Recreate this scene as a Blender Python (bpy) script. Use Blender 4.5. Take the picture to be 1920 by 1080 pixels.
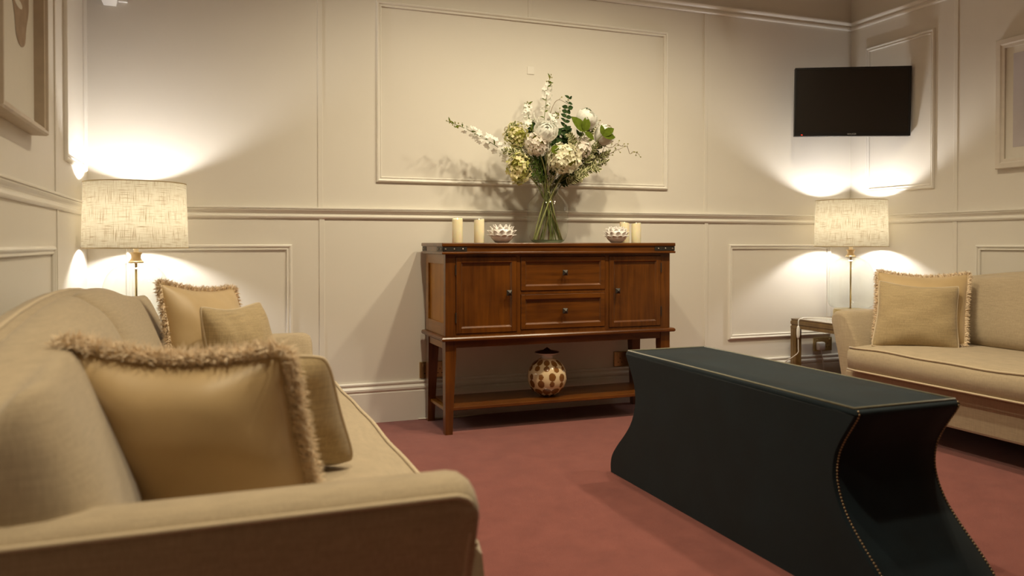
import bpy, bmesh, math, random
from mathutils import Vector, Matrix, noise

for o in list(bpy.data.objects):
    bpy.data.objects.remove(o, do_unlink=True)
SC = bpy.context.scene
COL = SC.collection
PI = math.pi
random.seed(7)

# room frame (metres): camera over the origin, x to the right, y into the room, z up
XL, XR, YB, YF, ZC = -0.508, 3.913, 4.053, -1.7, 2.75
CAM_H = 0.92

# ------------------------------------------------------------------ camera
cam = bpy.data.cameras.new('camera')
cam_o = bpy.data.objects.new('camera', cam)
COL.objects.link(cam_o)
cam_o.location = (0, 0, CAM_H)
cam_o.rotation_euler = (PI / 2 - 0.0126, 0, -0.36587)
cam.sensor_width = 36.0
cam.lens = 1490.9 / 1920 * 36.0
cam.shift_y = -(540 - 474.1) / 1920
cam.clip_start = 0.02
cam.dof.use_dof = True
cam.dof.focus_distance = 3.9
cam.dof.aperture_fstop = 3.2
SC.camera = cam_o

# ------------------------------------------------------------------ world and light
w = bpy.data.worlds.new('world')
SC.world = w
w.use_nodes = True
w.node_tree.nodes['Background'].inputs[0].default_value = (1.0, 0.8, 0.55, 1)
w.node_tree.nodes['Background'].inputs[1].default_value = 0.0
SC.view_settings.view_transform = 'Standard'
SC.view_settings.look = 'None'
SC.view_settings.gamma = 1.0
SC.view_settings.use_curve_mapping = False
SC.view_settings.exposure = 0.0

WARM = (1.0, 0.875, 0.62)


def spot(name, loc, energy, aim=None, size=2.1, blend=0.8, col=WARM, r=0.035):
    l = bpy.data.lights.new(name, 'SPOT')
    l.energy = energy
    l.color = col
    l.spot_size = size
    l.spot_blend = blend
    l.shadow_soft_size = r
    o = bpy.data.objects.new(name, l)
    COL.objects.link(o)
    o.location = loc
    d = (Vector(aim) - Vector(loc)) if aim else Vector((0, 0, -1))
    o.rotation_euler = d.to_track_quat('-Z', 'Y').to_euler()
    return o


# recessed ceiling downlights and one added near fill, tilted a little towards the back wall
for x, y, e, aim in [(0.88, 2.70, 92, (1.05, 3.2, 0.5)), (1.66, 2.70, 92, (1.66, 3.2, 0.5)), (2.46, 2.70, 92, (2.30, 3.2, 0.5)),
                     (0.85, 1.40, 84, None), (2.40, 1.95, 56, (2.2, 2.2, 0)), (-0.08, 0.80, 88, (0.10, 1.10, 0.5))]:  # last one is an added fill, brightening the near sofa arm and cushion
    spot('downlight_or_fill', (x, y, ZC - 0.03), e, aim, size=1.3 if y < 1 else 2.35, blend=1.0, r=0.05)

BULB = 370.0


# ------------------------------------------------------------------ materials
def nt(name):
    m = bpy.data.materials.new(name)
    m.use_nodes = True
    t = m.node_tree
    b = t.nodes['Principled BSDF']
    return m, t, b


def node(t, kind, **kw):
    n = t.nodes.new(kind)
    for k, v in kw.items():
        if k in n.inputs:
            n.inputs[k].default_value = v
        else:
            setattr(n, k, v)
    return n


def plain(name, col, rough=0.5, metal=0.0, spec=0.5, var=0.06, scale=30, bump=0.0, bscale=200, sheen=0.0, coat=0.0, sub=0.0):
    m, t, b = nt(name)
    b.inputs['Roughness'].default_value = rough
    b.inputs['Metallic'].default_value = metal
    b.inputs['Specular IOR Level'].default_value = spec
    b.inputs['Sheen Weight'].default_value = sheen
    b.inputs['Coat Weight'].default_value = coat
    b.inputs['Coat Roughness'].default_value = 0.15
    if sub:
        b.inputs['Subsurface Weight'].default_value = sub
        b.inputs['Subsurface Radius'].default_value = (0.02, 0.012, 0.006)
    tc = node(t, 'ShaderNodeTexCoord')
    n = node(t, 'ShaderNodeTexNoise', Scale=scale, Detail=4.0)
    t.links.new(tc.outputs['Object'], n.inputs['Vector'])
    r = node(t, 'ShaderNodeValToRGB')
    r.color_ramp.elements[0].position = 0.3
    r.color_ramp.elements[1].position = 0.7
    r.color_ramp.elements[0].color = [c * (1 - var) for c in col] + [1]
    r.color_ramp.elements[1].color = [min(1, c * (1 + var)) for c in col] + [1]
    t.links.new(n.outputs['Fac'], r.inputs['Fac'])
    t.links.new(r.outputs['Color'], b.inputs['Base Color'])
    if bump:
        n2 = node(t, 'ShaderNodeTexNoise', Scale=bscale, Detail=3.0)
        t.links.new(tc.outputs['Object'], n2.inputs['Vector'])
        bp = node(t, 'ShaderNodeBump', Strength=bump, Distance=0.002)
        t.links.new(n2.outputs['Fac'], bp.inputs['Height'])
        t.links.new(bp.outputs['Normal'], b.inputs['Normal'])
    return m


def woven(name, col, thread=260, var=0.12, rough=0.85, sheen=0.3, bump=0.25):
    """linen: two crossed stretched noises give slubbed warp and weft"""
    m, t, b = nt(name)
    b.inputs['Roughness'].default_value = rough
    b.inputs['Specular IOR Level'].default_value = 0.25
    b.inputs['Sheen Weight'].default_value = sheen
    b.inputs['Sheen Roughness'].default_value = 0.5
    tc = node(t, 'ShaderNodeTexCoord')
    fs = []
    for sc in ((thread * .06, thread * .06, thread), (thread, thread, thread * .06)):
        mp = node(t, 'ShaderNodeMapping')
        mp.inputs['Scale'].default_value = sc
        t.links.new(tc.outputs['Object'], mp.inputs['Vector'])
        n = node(t, 'ShaderNodeTexNoise', Scale=1.0, Detail=2.0)
        t.links.new(mp.outputs['Vector'], n.inputs['Vector'])
        fs.append(n)
    a = node(t, 'ShaderNodeMath', operation='ADD')
    t.links.new(fs[0].outputs['Fac'], a.inputs[0])
    t.links.new(fs[1].outputs['Fac'], a.inputs[1])
    h = node(t, 'ShaderNodeMath', operation='MULTIPLY')
    h.inputs[1].default_value = 0.5
    t.links.new(a.outputs[0], h.inputs[0])
    r = node(t, 'ShaderNodeValToRGB')
    r.color_ramp.elements[0].position = 0.35
    r.color_ramp.elements[1].position = 0.65
    r.color_ramp.elements[0].color = [c * (1 - var) for c in col] + [1]
    r.color_ramp.elements[1].color = [min(1, c * (1 + var)) for c in col] + [1]
    t.links.new(h.outputs[0], r.inputs['Fac'])
    t.links.new(r.outputs['Color'], b.inputs['Base Color'])
    bp = node(t, 'ShaderNodeBump', Strength=bump, Distance=0.0015)
    t.links.new(h.outputs[0], bp.inputs['Height'])
    t.links.new(bp.outputs['Normal'], b.inputs['Normal'])
    return m


def wood(name, dark, light, grain=(60, 60, 4), rough=0.32, coat=0.35):
    m, t, b = nt(name)
    b.inputs['Roughness'].default_value = rough
    b.inputs['Coat Weight'].default_value = coat
    b.inputs['Coat Roughness'].default_value = 0.18
    tc = node(t, 'ShaderNodeTexCoord')
    mp = node(t, 'ShaderNodeMapping')
    mp.inputs['Scale'].default_value = grain
    t.links.new(tc.outputs['Object'], mp.inputs['Vector'])
    n = node(t, 'ShaderNodeTexNoise', Scale=1.0, Detail=6.0, Distortion=0.4)
    t.links.new(mp.outputs['Vector'], n.inputs['Vector'])
    n2 = node(t, 'ShaderNodeTexNoise', Scale=5.0, Detail=3.0)
    t.links.new(tc.outputs['Object'], n2.inputs['Vector'])
    mx = node(t, 'ShaderNodeMath', operation='ADD')
    t.links.new(n.outputs['Fac'], mx.inputs[0])
    t.links.new(n2.outputs['Fac'], mx.inputs[1])
    hf = node(t, 'ShaderNodeMath', operation='MULTIPLY')
    hf.inputs[1].default_value = 0.5
    t.links.new(mx.outputs[0], hf.inputs[0])
    r = node(t, 'ShaderNodeValToRGB')
    r.color_ramp.elements[0].position = 0.34
    r.color_ramp.elements[1].position = 0.66
    r.color_ramp.elements[0].color = (*dark, 1)
    r.color_ramp.elements[1].color = (*light, 1)
    t.links.new(hf.outputs[0], r.inputs['Fac'])
    t.links.new(r.outputs['Color'], b.inputs['Base Color'])
    bp = node(t, 'ShaderNodeBump', Strength=0.08, Distance=0.001)
    t.links.new(n.outputs['Fac'], bp.inputs['Height'])
    t.links.new(bp.outputs['Normal'], b.inputs['Normal'])
    return m


def clear_glass(name, tint=(0.96, 0.98, 0.96), edge=0.6):
    """thin blown glass: transparent, mirror-like towards grazing angles"""
    m = bpy.data.materials.new(name)
    m.use_nodes = True
    t = m.node_tree
    t.nodes.clear()
    out = node(t, 'ShaderNodeOutputMaterial')
    tr = node(t, 'ShaderNodeBsdfTransparent')
    tr.inputs[0].default_value = (*tint, 1)
    gl = node(t, 'ShaderNodeBsdfGlossy')
    gl.inputs['Roughness'].default_value = 0.03
    lw = node(t, 'ShaderNodeLayerWeight')
    lw.inputs['Blend'].default_value = 0.5
    pw = node(t, 'ShaderNodeMath', operation='POWER')
    pw.inputs[1].default_value = 4.0
    ma = node(t, 'ShaderNodeMath', operation='MULTIPLY_ADD')
    ma.inputs[1].default_value = edge
    ma.inputs[2].default_value = 0.055
    t.links.new(lw.outputs['Facing'], pw.inputs[0])
    t.links.new(pw.outputs[0], ma.inputs[0])
    mx = node(t, 'ShaderNodeMixShader')
    t.links.new(ma.outputs[0], mx.inputs[0])
    t.links.new(tr.outputs[0], mx.inputs[1])
    t.links.new(gl.outputs[0], mx.inputs[2])
    t.links.new(mx.outputs[0], out.inputs[0])
    return m


def shade_linen(name):
    m = bpy.data.materials.new(name)
    m.use_nodes = True
    t = m.node_tree
    t.nodes.clear()
    out = node(t, 'ShaderNodeOutputMaterial')
    uv = node(t, 'ShaderNodeTexCoord')
    fs = []
    for sc in ((13, 380, 1), (380, 13, 1)):
        mp = node(t, 'ShaderNodeMapping')
        mp.inputs['Scale'].default_value = sc
        t.links.new(uv.outputs['UV'], mp.inputs['Vector'])
        n = node(t, 'ShaderNodeTexNoise', Scale=1.0, Detail=3.0)
        t.links.new(mp.outputs['Vector'], n.inputs['Vector'])
        fs.append(n)
    mn = node(t, 'ShaderNodeMath', operation='MINIMUM')
    t.links.new(fs[0].outputs['Fac'], mn.inputs[0])
    t.links.new(fs[1].outputs['Fac'], mn.inputs[1])
    r = node(t, 'ShaderNodeValToRGB')
    r.color_ramp.elements[0].position = 0.27
    r.color_ramp.elements[1].position = 0.46
    r.color_ramp.elements[0].color = (0.075, 0.045, 0.014, 1)
    r.color_ramp.elements[1].color = (0.215, 0.180, 0.115, 1)
    t.links.new(mn.outputs[0], r.inputs['Fac'])
    tl = node(t, 'ShaderNodeBsdfTranslucent')
    df = node(t, 'ShaderNodeBsdfDiffuse')
    t.links.new(r.outputs['Color'], tl.inputs['Color'])
    t.links.new(r.outputs['Color'], df.inputs['Color'])
    mx = node(t, 'ShaderNodeMixShader')
    mx.inputs[0].default_value = 0.42
    t.links.new(df.outputs[0], mx.inputs[1])
    t.links.new(tl.outputs[0], mx.inputs[2])
    t.links.new(mx.outputs[0], out.inputs[0])
    return m


def emit(name, col, s):
    m = bpy.data.materials.new(name)
    m.use_nodes = True
    t = m.node_tree
    t.nodes.clear()
    out = node(t, 'ShaderNodeOutputMaterial')
    e = node(t, 'ShaderNodeEmission')
    e.inputs[0].default_value = (*col, 1)
    e.inputs[1].default_value = s
    t.links.new(e.outputs[0], out.inputs[0])
    return m


def attr_colour(name, rough=0.15, coat=0.6):
    m, t, b = nt(name)
    b.inputs['Roughness'].default_value = rough
    b.inputs['Coat Weight'].default_value = coat
    a = node(t, 'ShaderNodeVertexColor', layer_name='glaze')
    t.links.new(a.outputs['Color'], b.inputs['Base Color'])
    return m


def petal_mat(name, col, var=0.1, trans=0.3):
    m = bpy.data.materials.new(name)
    m.use_nodes = True
    t = m.node_tree
    t.nodes.clear()
    out = node(t, 'ShaderNodeOutputMaterial')
    tc = node(t, 'ShaderNodeTexCoord')
    n = node(t, 'ShaderNodeTexNoise', Scale=60.0, Detail=2.0)
    t.links.new(tc.outputs['Object'], n.inputs['Vector'])
    r = node(t, 'ShaderNodeValToRGB')
    r.color_ramp.elements[0].position = 0.3
    r.color_ramp.elements[1].position = 0.7
    r.color_ramp.elements[0].color = [c * (1 - var) for c in col] + [1]
    r.color_ramp.elements[1].color = [min(1, c * (1 + var)) for c in col] + [1]
    t.links.new(n.outputs['Fac'], r.inputs['Fac'])
    df = node(t, 'ShaderNodeBsdfDiffuse')
    tl = node(t, 'ShaderNodeBsdfTranslucent')
    t.links.new(r.outputs['Color'], df.inputs['Color'])
    t.links.new(r.outputs['Color'], tl.inputs['Color'])
    mx = node(t, 'ShaderNodeMixShader')
    mx.inputs[0].default_value = trans
    t.links.new(df.outputs[0], mx.inputs[1])
    t.links.new(tl.outputs[0], mx.inputs[2])
    t.links.new(mx.outputs[0], out.inputs[0])
    return m


def carpet_mat():
    m, t, b = nt('carpet')
    b.inputs['Roughness'].default_value = 0.95
    b.inputs['Specular IOR Level'].default_value = 0.1
    b.inputs['Sheen Weight'].default_value = 0.25
    tc = node(t, 'ShaderNodeTexCoord')
    n = node(t, 'ShaderNodeTexNoise', Scale=9.0, Detail=8.0, Roughness=0.7)
    t.links.new(tc.outputs['Object'], n.inputs['Vector'])
    n2 = node(t, 'ShaderNodeTexNoise', Scale=420.0, Detail=2.0)
    t.links.new(tc.outputs['Object'], n2.inputs['Vector'])
    ad = node(t, 'ShaderNodeMath', operation='ADD')
    t.links.new(n.outputs['Fac'], ad.inputs[0])
    t.links.new(n2.outputs['Fac'], ad.inputs[1])
    h = node(t, 'ShaderNodeMath', operation='MULTIPLY')
    h.inputs[1].default_value = 0.5
    t.links.new(ad.outputs[0], h.inputs[0])
    r = node(t, 'ShaderNodeValToRGB')
    r.color_ramp.elements[0].position = 0.34
    r.color_ramp.elements[1].position = 0.66
    r.color_ramp.elements[0].color = (0.155, 0.042, 0.034, 1)
    r.color_ramp.elements[1].color = (0.255, 0.076, 0.060, 1)
    t.links.new(h.outputs[0], r.inputs['Fac'])
    t.links.new(r.outputs['Color'], b.inputs['Base Color'])
    bp = node(t, 'ShaderNodeBump', Strength=0.6, Distance=0.004)
    t.links.new(n2.outputs['Fac'], bp.inputs['Height'])
    t.links.new(bp.outputs['Normal'], b.inputs['Normal'])
    return m


M = dict(
    wall=plain('wall_paint', (0.72, 0.675, 0.60), 0.55, var=0.012, scale=3, bump=0.04, bscale=350),
    trim=plain('trim_paint', (0.77, 0.73, 0.66), 0.38, var=0.01, scale=4),
    ceil=plain('ceiling_paint', (0.70, 0.63, 0.53), 0.7, var=0.01),
    carpet=carpet_mat(),
    linen=woven('sofa_linen', (0.41, 0.32, 0.21), 320),
    piping=woven('piping_cord', (0.54, 0.43, 0.29), 500, var=0.08),
    cushion=woven('cushion_linen', (0.38, 0.28, 0.15), 300, var=0.16),
    satin=plain('gold_satin', (0.49, 0.342, 0.168), 0.45, sheen=0.4, var=0.05, scale=12, bump=0.05, bscale=60),
    fringe=plain('fringe_wool', (0.80, 0.64, 0.45), 0.9, var=0.2, scale=90, sheen=0.4),
    velvet=plain('teal_velvet', (0.0020, 0.0082, 0.0125), 0.85, spec=0.25, var=0.35, scale=7, bump=0.15, bscale=500, sheen=0.085),
    nail=plain('nail_bronze', (0.36, 0.27, 0.16), 0.35, metal=0.9),
    braid=woven('braid_trim', (0.17, 0.155, 0.105), 700, var=0.3),
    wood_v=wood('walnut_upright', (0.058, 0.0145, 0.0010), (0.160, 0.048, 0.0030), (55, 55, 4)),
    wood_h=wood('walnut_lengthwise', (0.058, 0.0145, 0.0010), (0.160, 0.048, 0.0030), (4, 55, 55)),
    wood_d_lit=wood('walnut_depthwise_lit', (0.19, 0.070, 0.005), (0.33, 0.140, 0.012), (55, 4, 55)),  # same walnut, with lamp light on the ends put into the colour
    wood_s_lit=wood('walnut_side_panel_lit', (0.30, 0.115, 0.005), (0.46, 0.205, 0.012), (50, 50, 3), 0.4, 0.15),  # orange glow of the left lamp painted into the panel colour
    iron=plain('dark_iron', (0.05, 0.042, 0.035), 0.45, metal=0.6, var=0.2, scale=60),
    stud=plain('stud_steel', (0.4, 0.36, 0.3), 0.3, metal=0.9),
    glass=clear_glass('clear_glass'),
    glass_base=clear_glass('thick_green_glass', (0.72, 0.80, 0.68), 0.3),
    shade=shade_linen('shade_linen'),
    shade_rim=plain('shade_rim', (0.42, 0.31, 0.15), 0.5),
    bulb=emit('bulb_glow', (1.0, 0.975, 0.955), BULB),
    brass=plain('aged_brass', (0.50, 0.39, 0.19), 0.28, metal=0.9, var=0.1),
    spool=plain('pale_spool', (0.60, 0.42, 0.20), 0.35, coat=0.3),
    bronze=wood('gilt_bronze', (0.12, 0.07, 0.02), (0.22, 0.13, 0.045), (30, 30, 6), 0.4, 0.2),
    marble=plain('pale_stone', (0.62, 0.58, 0.52), 0.12, var=0.06, scale=8, coat=0.4),
    plastic=plain('white_plastic', (0.80, 0.78, 0.74), 0.35, var=0.01),
    cord=plain('cream_cord', (0.72, 0.66, 0.54), 0.5, var=0.02),
    black=plain('black_plastic', (0.012, 0.011, 0.011), 0.35, var=0.02),
    screen=plain('dark_screen', (0.020, 0.016, 0.013), 0.30, var=0.01),
    red=emit('standby_red', (1.0, 0.05, 0.02), 2.5),
    lettering=plain('silver_print', (0.55, 0.55, 0.55), 0.4, metal=0.3),
    ceramic=plain('white_glaze', (0.82, 0.77, 0.73), 0.2, coat=0.5, var=0.1, scale=25),
    glaze=attr_colour('patterned_glaze'),
    lid=plain('brown_glaze', (0.075, 0.04, 0.022), 0.2, coat=0.5, var=0.2, scale=40),
    wax=plain('ivory_wax', (0.92, 0.83, 0.58), 0.45, sub=0.6, var=0.02),
    flame=emit('candle_flame', (1.0, 0.80, 0.42), 14.0),
    frame=plain('pale_frame', (0.52, 0.43, 0.33), 0.45, var=0.06),
    frame_white=plain('cream_frame', (0.66, 0.60, 0.52), 0.4, var=0.03),
    mat=plain('mount_card', (0.72, 0.68, 0.60), 0.8, var=0.01),
    print_brown=plain('sepia_print', (0.36, 0.26, 0.18), 0.8, var=0.15, scale=25),
    print_lilac=plain('lilac_print', (0.50, 0.46, 0.47), 0.8, var=0.05, scale=6),
    dark_leg=plain('dark_foot', (0.02, 0.012, 0.008), 0.5),
    stem=plain('green_stem', (0.115, 0.13, 0.03), 0.5, var=0.3, scale=40),
    stem_pale=plain('pale_stem', (0.25, 0.25, 0.09), 0.5, var=0.2, scale=40),
    twig=plain('brown_twig', (0.16, 0.10, 0.035), 0.7, var=0.2),
    leaf=petal_mat('olive_leaf', (0.10, 0.135, 0.016), 0.2, 0.2),
    leaf_dark=petal_mat('eucalyptus_leaf', (0.035, 0.062, 0.022), 0.3, 0.15),
    leaf_var=petal_mat('cream_edged_leaf', (0.10, 0.12, 0.035), 0.4, 0.2),
    leaf_rim=petal_mat('cream_leaf_margin', (0.70, 0.66, 0.40), 0.15, 0.2),
    leaf_fern=petal_mat('fern_leaf', (0.07, 0.11, 0.025), 0.3, 0.2),
    lime=petal_mat('lime_floret', (0.46, 0.45, 0.15), 0.35, 0.3),
    lime_cream=petal_mat('lime_cream_floret', (0.82, 0.74, 0.44), 0.2, 0.3),
    cream=petal_mat('cream_floret', (0.90, 0.86, 0.66), 0.1, 0.3),
    blush=petal_mat('blush_floret', (0.90, 0.82, 0.74), 0.1, 0.3),
    white=petal_mat('white_petal', (0.92, 0.91, 0.85), 0.04, 0.3),
    bud=petal_mat('green_bud', (0.26, 0.25, 0.05), 0.3, 0.2),
)


# ------------------------------------------------------------------ object helpers
def thing(name, label, cat, loc=(0, 0, 0), rotz=0.0, group=None):
    o = bpy.data.objects.new(name, None)
    COL.objects.link(o)
    o.empty_display_size = 0.1
    o.location = loc
    o.rotation_euler = (0, 0, rotz)
    o['label'] = label
    o['category'] = cat
    if group:
        o['group'] = group
    return o


def link(name, me, mat, parent=None):
    o = bpy.data.objects.new(name, me)
    COL.objects.link(o)
    if mat is not None and not me.materials:
        me.materials.append(mat)
    if parent:
        o.parent = parent
    return o


def obj(name, bm, mat, parent=None, smooth=False, loc=None):
    bmesh.ops.recalc_face_normals(bm, faces=bm.faces)
    me = bpy.data.meshes.new(name)
    bm.to_mesh(me)
    bm.free()
    if smooth:
        for p in me.polygons:
            p.use_smooth = True
    o = link(name, me, mat, parent)
    if loc:
        o.location = loc
    return o


def auto_smooth(o, ang=40):
    me = o.data
    bm = bmesh.new()
    bm.from_mesh(me)
    for e in bm.edges:
        if len(e.link_faces) == 2 and e.calc_face_angle(0) > math.radians(ang):
            e.smooth = False
    for f in bm.faces:
        f.smooth = True
    bm.to_mesh(me)
    bm.free()
    return o


def struct(o):
    o['kind'] = 'structure'
    return o


def stuff(o):
    o['kind'] = 'stuff'
    return o


def bx(bm, x0, x1, y0, y1, z0, z1, bev=0.0, seg=1):
    mt = Matrix.Translation(((x0 + x1) / 2, (y0 + y1) / 2, (z0 + z1) / 2)) @ Matrix.Diagonal((abs(x1 - x0), abs(y1 - y0), abs(z1 - z0), 1))
    r = bmesh.ops.create_cube(bm, size=1.0, matrix=mt)
    if bev:
        es = list({e for v in r['verts'] for e in v.link_edges})
        bmesh.ops.bevel(bm, geom=es, offset=bev, segments=seg, affect='EDGES', profile=0.5, clamp_overlap=True)
    return bm


def box(x0, x1, y0, y1, z0, z1, bev=0.0, seg=1):
    return bx(bmesh.new(), x0, x1, y0, y1, z0, z1, bev, seg)


def loft(bm, rings, closed=True, caps=True):
    """quads between successive rings of points"""
    vs = [[bm.verts.new(p) for p in r] for r in rings]
    n = len(rings[0])
    for a, b in zip(vs, vs[1:]):
        for i in range(n if closed else n - 1):
            j = (i + 1) % n
            bm.faces.new((a[i], a[j], b[j], b[i]))
    if caps and closed:
        bm.faces.new(vs[0][::-1])
        bm.faces.new(vs[-1])
    return vs


def lathe(bm, prof, n=32, cx=0.0, cy=0.0, cz=0.0, cap0=True, cap1=True, uv=None):
    rings = [[(cx + r * math.cos(2 * PI * i / n), cy + r * math.sin(2 * PI * i / n), cz + z) for i in range(n)] for r, z in prof]
    vs = [[bm.verts.new(p) for p in r] for r in rings]
    lay = bm.loops.layers.uv.new('UVMap') if uv else None
    for k, (a, b) in enumerate(zip(vs, vs[1:])):
        for i in range(n):
            j = (i + 1) % n
            f = bm.faces.new((a[i], a[j], b[j], b[i]))
            if lay:
                rr = uv
                us = [i / n * 2 * PI * rr, (i + 1) / n * 2 * PI * rr]
                zs = [prof[k][1], prof[k + 1][1]]
                for lp, (uu, zz) in zip(f.loops, ((us[0], zs[0]), (us[1], zs[0]), (us[1], zs[1]), (us[0], zs[1]))):
                    lp[lay].uv = (uu, zz)
    if cap0 and prof[0][0] > 1e-5:
        bm.faces.new(vs[0][::-1])
    if cap1 and prof[-1][0] > 1e-5:
        bm.faces.new(vs[-1])
    return bm


def tube(bm, pts, r, n=8, r1=None, closed=False):
    """round tube along a polyline; r tapers to r1"""
    pts = [Vector(p) for p in pts]
    m = len(pts)
    if m < 2:
        return bm
    up = None
    rings = []
    for i, p in enumerate(pts):
        if closed:
            d = pts[(i + 1) % m] - pts[i - 1]
        else:
            d = pts[min(i + 1, m - 1)] - pts[max(i - 1, 0)]
        if d.length < 1e-9:
            d = Vector((0, 0, 1))
        d.normalize()
        if up is None:
            up = d.orthogonal().normalized()
        else:
            up = (up - d * up.dot(d))
            up = up.normalized() if up.length > 1e-6 else d.orthogonal().normalized()
        s = d.cross(up)
        rr = r if r1 is None else r + (r1 - r) * i / (m - 1)
        rings.append([p + (up * math.cos(2 * PI * k / n) + s * math.sin(2 * PI * k / n)) * rr for k in range(n)])
    if closed:
        vs = [[bm.verts.new(p) for p in q] for q in rings]
        for a in range(m):
            A, B = vs[a], vs[(a + 1) % m]
            for k in range(n):
                bm.faces.new((A[k], A[(k + 1) % n], B[(k + 1) % n], B[k]))
    else:
        loft(bm, rings)
    return bm


def smooth_path(pts, sub=6):
    """Catmull-Rom through the points"""
    P = [Vector(p) for p in pts]
    P = [P[0] * 2 - P[1]] + P + [P[-1] * 2 - P[-2]]
    out = []
    for i in range(1, len(P) - 2):
        for k in range(sub):
            t = k / sub
            a, b, c, d = P[i - 1:i + 3]
            out.append(0.5 * (2 * b + (c - a) * t + (2 * a - 5 * b + 4 * c - d) * t * t + (3 * b - a - 3 * c + d) * t ** 3))
    out.append(P[-2])
    return out


def sphere(bm, c, r, u=10, v=7, sq=(1, 1, 1)):
    bmesh.ops.create_uvsphere(bm, u_segments=u, v_segments=v, radius=r,
                              matrix=Matrix.Translation(c) @ Matrix.Diagonal((*sq, 1)))
    return bm


# ================================================================== SETTING
def wall_frame(side):
    """local wall coords: a along the wall, d out of it, z up -> world"""
    if side == 'back':
        return lambda a, d, z: (a, YB - d, z)
    if side == 'left':
        return lambda a, d, z: (XL + d, a, z)
    if side == 'right':
        return lambda a, d, z: (XR - d, a, z)
    return lambda a, d, z: (a, YF + d, z)


walls = {}
walls['back'] = struct(obj('wall_back', box(XL - .1, XR + .1, YB, YB + .1, 0, ZC), M['wall']))
walls['left'] = struct(obj('wall_left', box(XL - .1, XL, YF, YB, 0, ZC), M['wall']))
walls['right'] = struct(obj('wall_right', box(XR, XR + .1, YF, YB, 0, ZC), M['wall']))
walls['front'] = struct(obj('wall_front', box(XL - .1, XR + .1, YF - .1, YF, 0, ZC), M['wall']))
struct(obj('floor', box(XL - .1, XR + .1, YF - .1, YB + .1, -.1, 0), M['carpet']))
struct(obj('ceiling', box(XL - .1, XR + .1, YF - .1, YB + .1, ZC, ZC + .1), M['ceil']))

# profiles: (height from bottom, projection)
DADO = [(0, 0), (0, .006), (.004, .010), (.010, .013), (.016, .012), (.019, .007), (.026, .007), (.031, .010),
        (.036, .016), (.041, .021), (.044, .022), (.046, .019), (.048, .024), (.054, .025), (.056, .022), (.056, 0)]
RAIL = [(0, 0), (0, .012), (.004, .017), (.012, .018), (.016, .014), (.018, .010), (.024, .010), (.030, .016), (.036, .024),
        (.042, .028), (.048, .028), (.050, .024), (.050, 0)]
SKIRT = [(0, 0), (0, .020), (.150, .020), (.153, .017), (.158, .017), (.164, .022), (.174, .022), (.180, .017), (.184, .012),
         (.190, .012), (.194, .016), (.200, .016), (.204, .012), (.204, 0)]


def rail(name, side, a0, a1, z0, prof):
    f = wall_frame(side)
    bm = bmesh.new()
    loft(bm, [[f(a, d, z0 + h) for h, d in prof] for a in (a0, a1)])
    return struct(obj(name, bm, M['trim']))


spans = {'back': (XL, XR), 'left': (YF, YB), 'right': (YF, YB)}
for k, (side, (a0, a1)) in enumerate(spans.items()):
    rail('trim_%d' % (k + 1), side, a0, a1, 1.040, DADO)
    rail('trim_%d' % (k + 4), side, a0, a1, 2.293, RAIL)
    rail('baseboard_' + side, side, a0, a1, 0.0, SKIRT)

# inset profile of the applied panel mouldings: (distance in from the outer edge, projection)
PANEL = [(0, 0), (0, .006), (.003, .012), (.008, .015), (.013, .013), (.016, .008), (.019, .007), (.022, .010), (.026, .010), (.029, .006), (.029, 0)]


def panel_moulding(side, a0, a1, z0, z1):
    f = wall_frame(side)
    bm = bmesh.new()
    rings = [[f(a0 + o, d, z0 + o), f(a1 - o, d, z0 + o), f(a1 - o, d, z1 - o), f(a0 + o, d, z1 - o)] for o, d in PANEL]
    loft(bm, rings, caps=False)
    o = obj('panel_moulding', bm, M['trim'], walls[side])
    return o


def batten(side, a0, a1, z0, z1):
    f = wall_frame(side)
    bm = bmesh.new()
    t = .005
    loft(bm, [[f(a0, 0, z), f(a0, t * .7, z), f(a0 + .003, t, z), f(a1 - .003, t, z), f(a1, t * .7, z), f(a1, 0, z)] for z in (z0, z1)])
    return obj('batten', bm, M['wall'], walls[side])


panel_moulding('back', .808, 2.531, 1.231, 2.156)
panel_moulding('back', -.350, .391, .329, .913)
panel_moulding('back', 2.962, 3.749, .329, .911)
panel_moulding('right', 3.409, 3.920, 1.234, 2.155)
panel_moulding('right', 2.36, 3.140, .329, .909)
panel_moulding('left', 3.43, 3.975, 1.234, 2.155)
panel_moulding('left', 2.30, 3.182, .329, .909)
for a, b in ((.515, .541), (2.786, 2.809)):
    batten('back', a, b, 1.096, 2.293)
    batten('back', a + .006, b + .008, .204, 1.040)
batten('back', 1.646, 1.670, 2.156, 2.293)
batten('right', 3.258, 3.284, 1.096, 2.293)
batten('right', 3.258, 3.284, .204, 1.040)
batten('left', 3.236, 3.262, 1.096, 2.293)
batten('left', 3.262, 3.288, .204, 1.040)


# ================================================================== SOFAS
def crest(y):
    return .817 - .072 * (abs(y) / .9) ** 2


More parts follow.
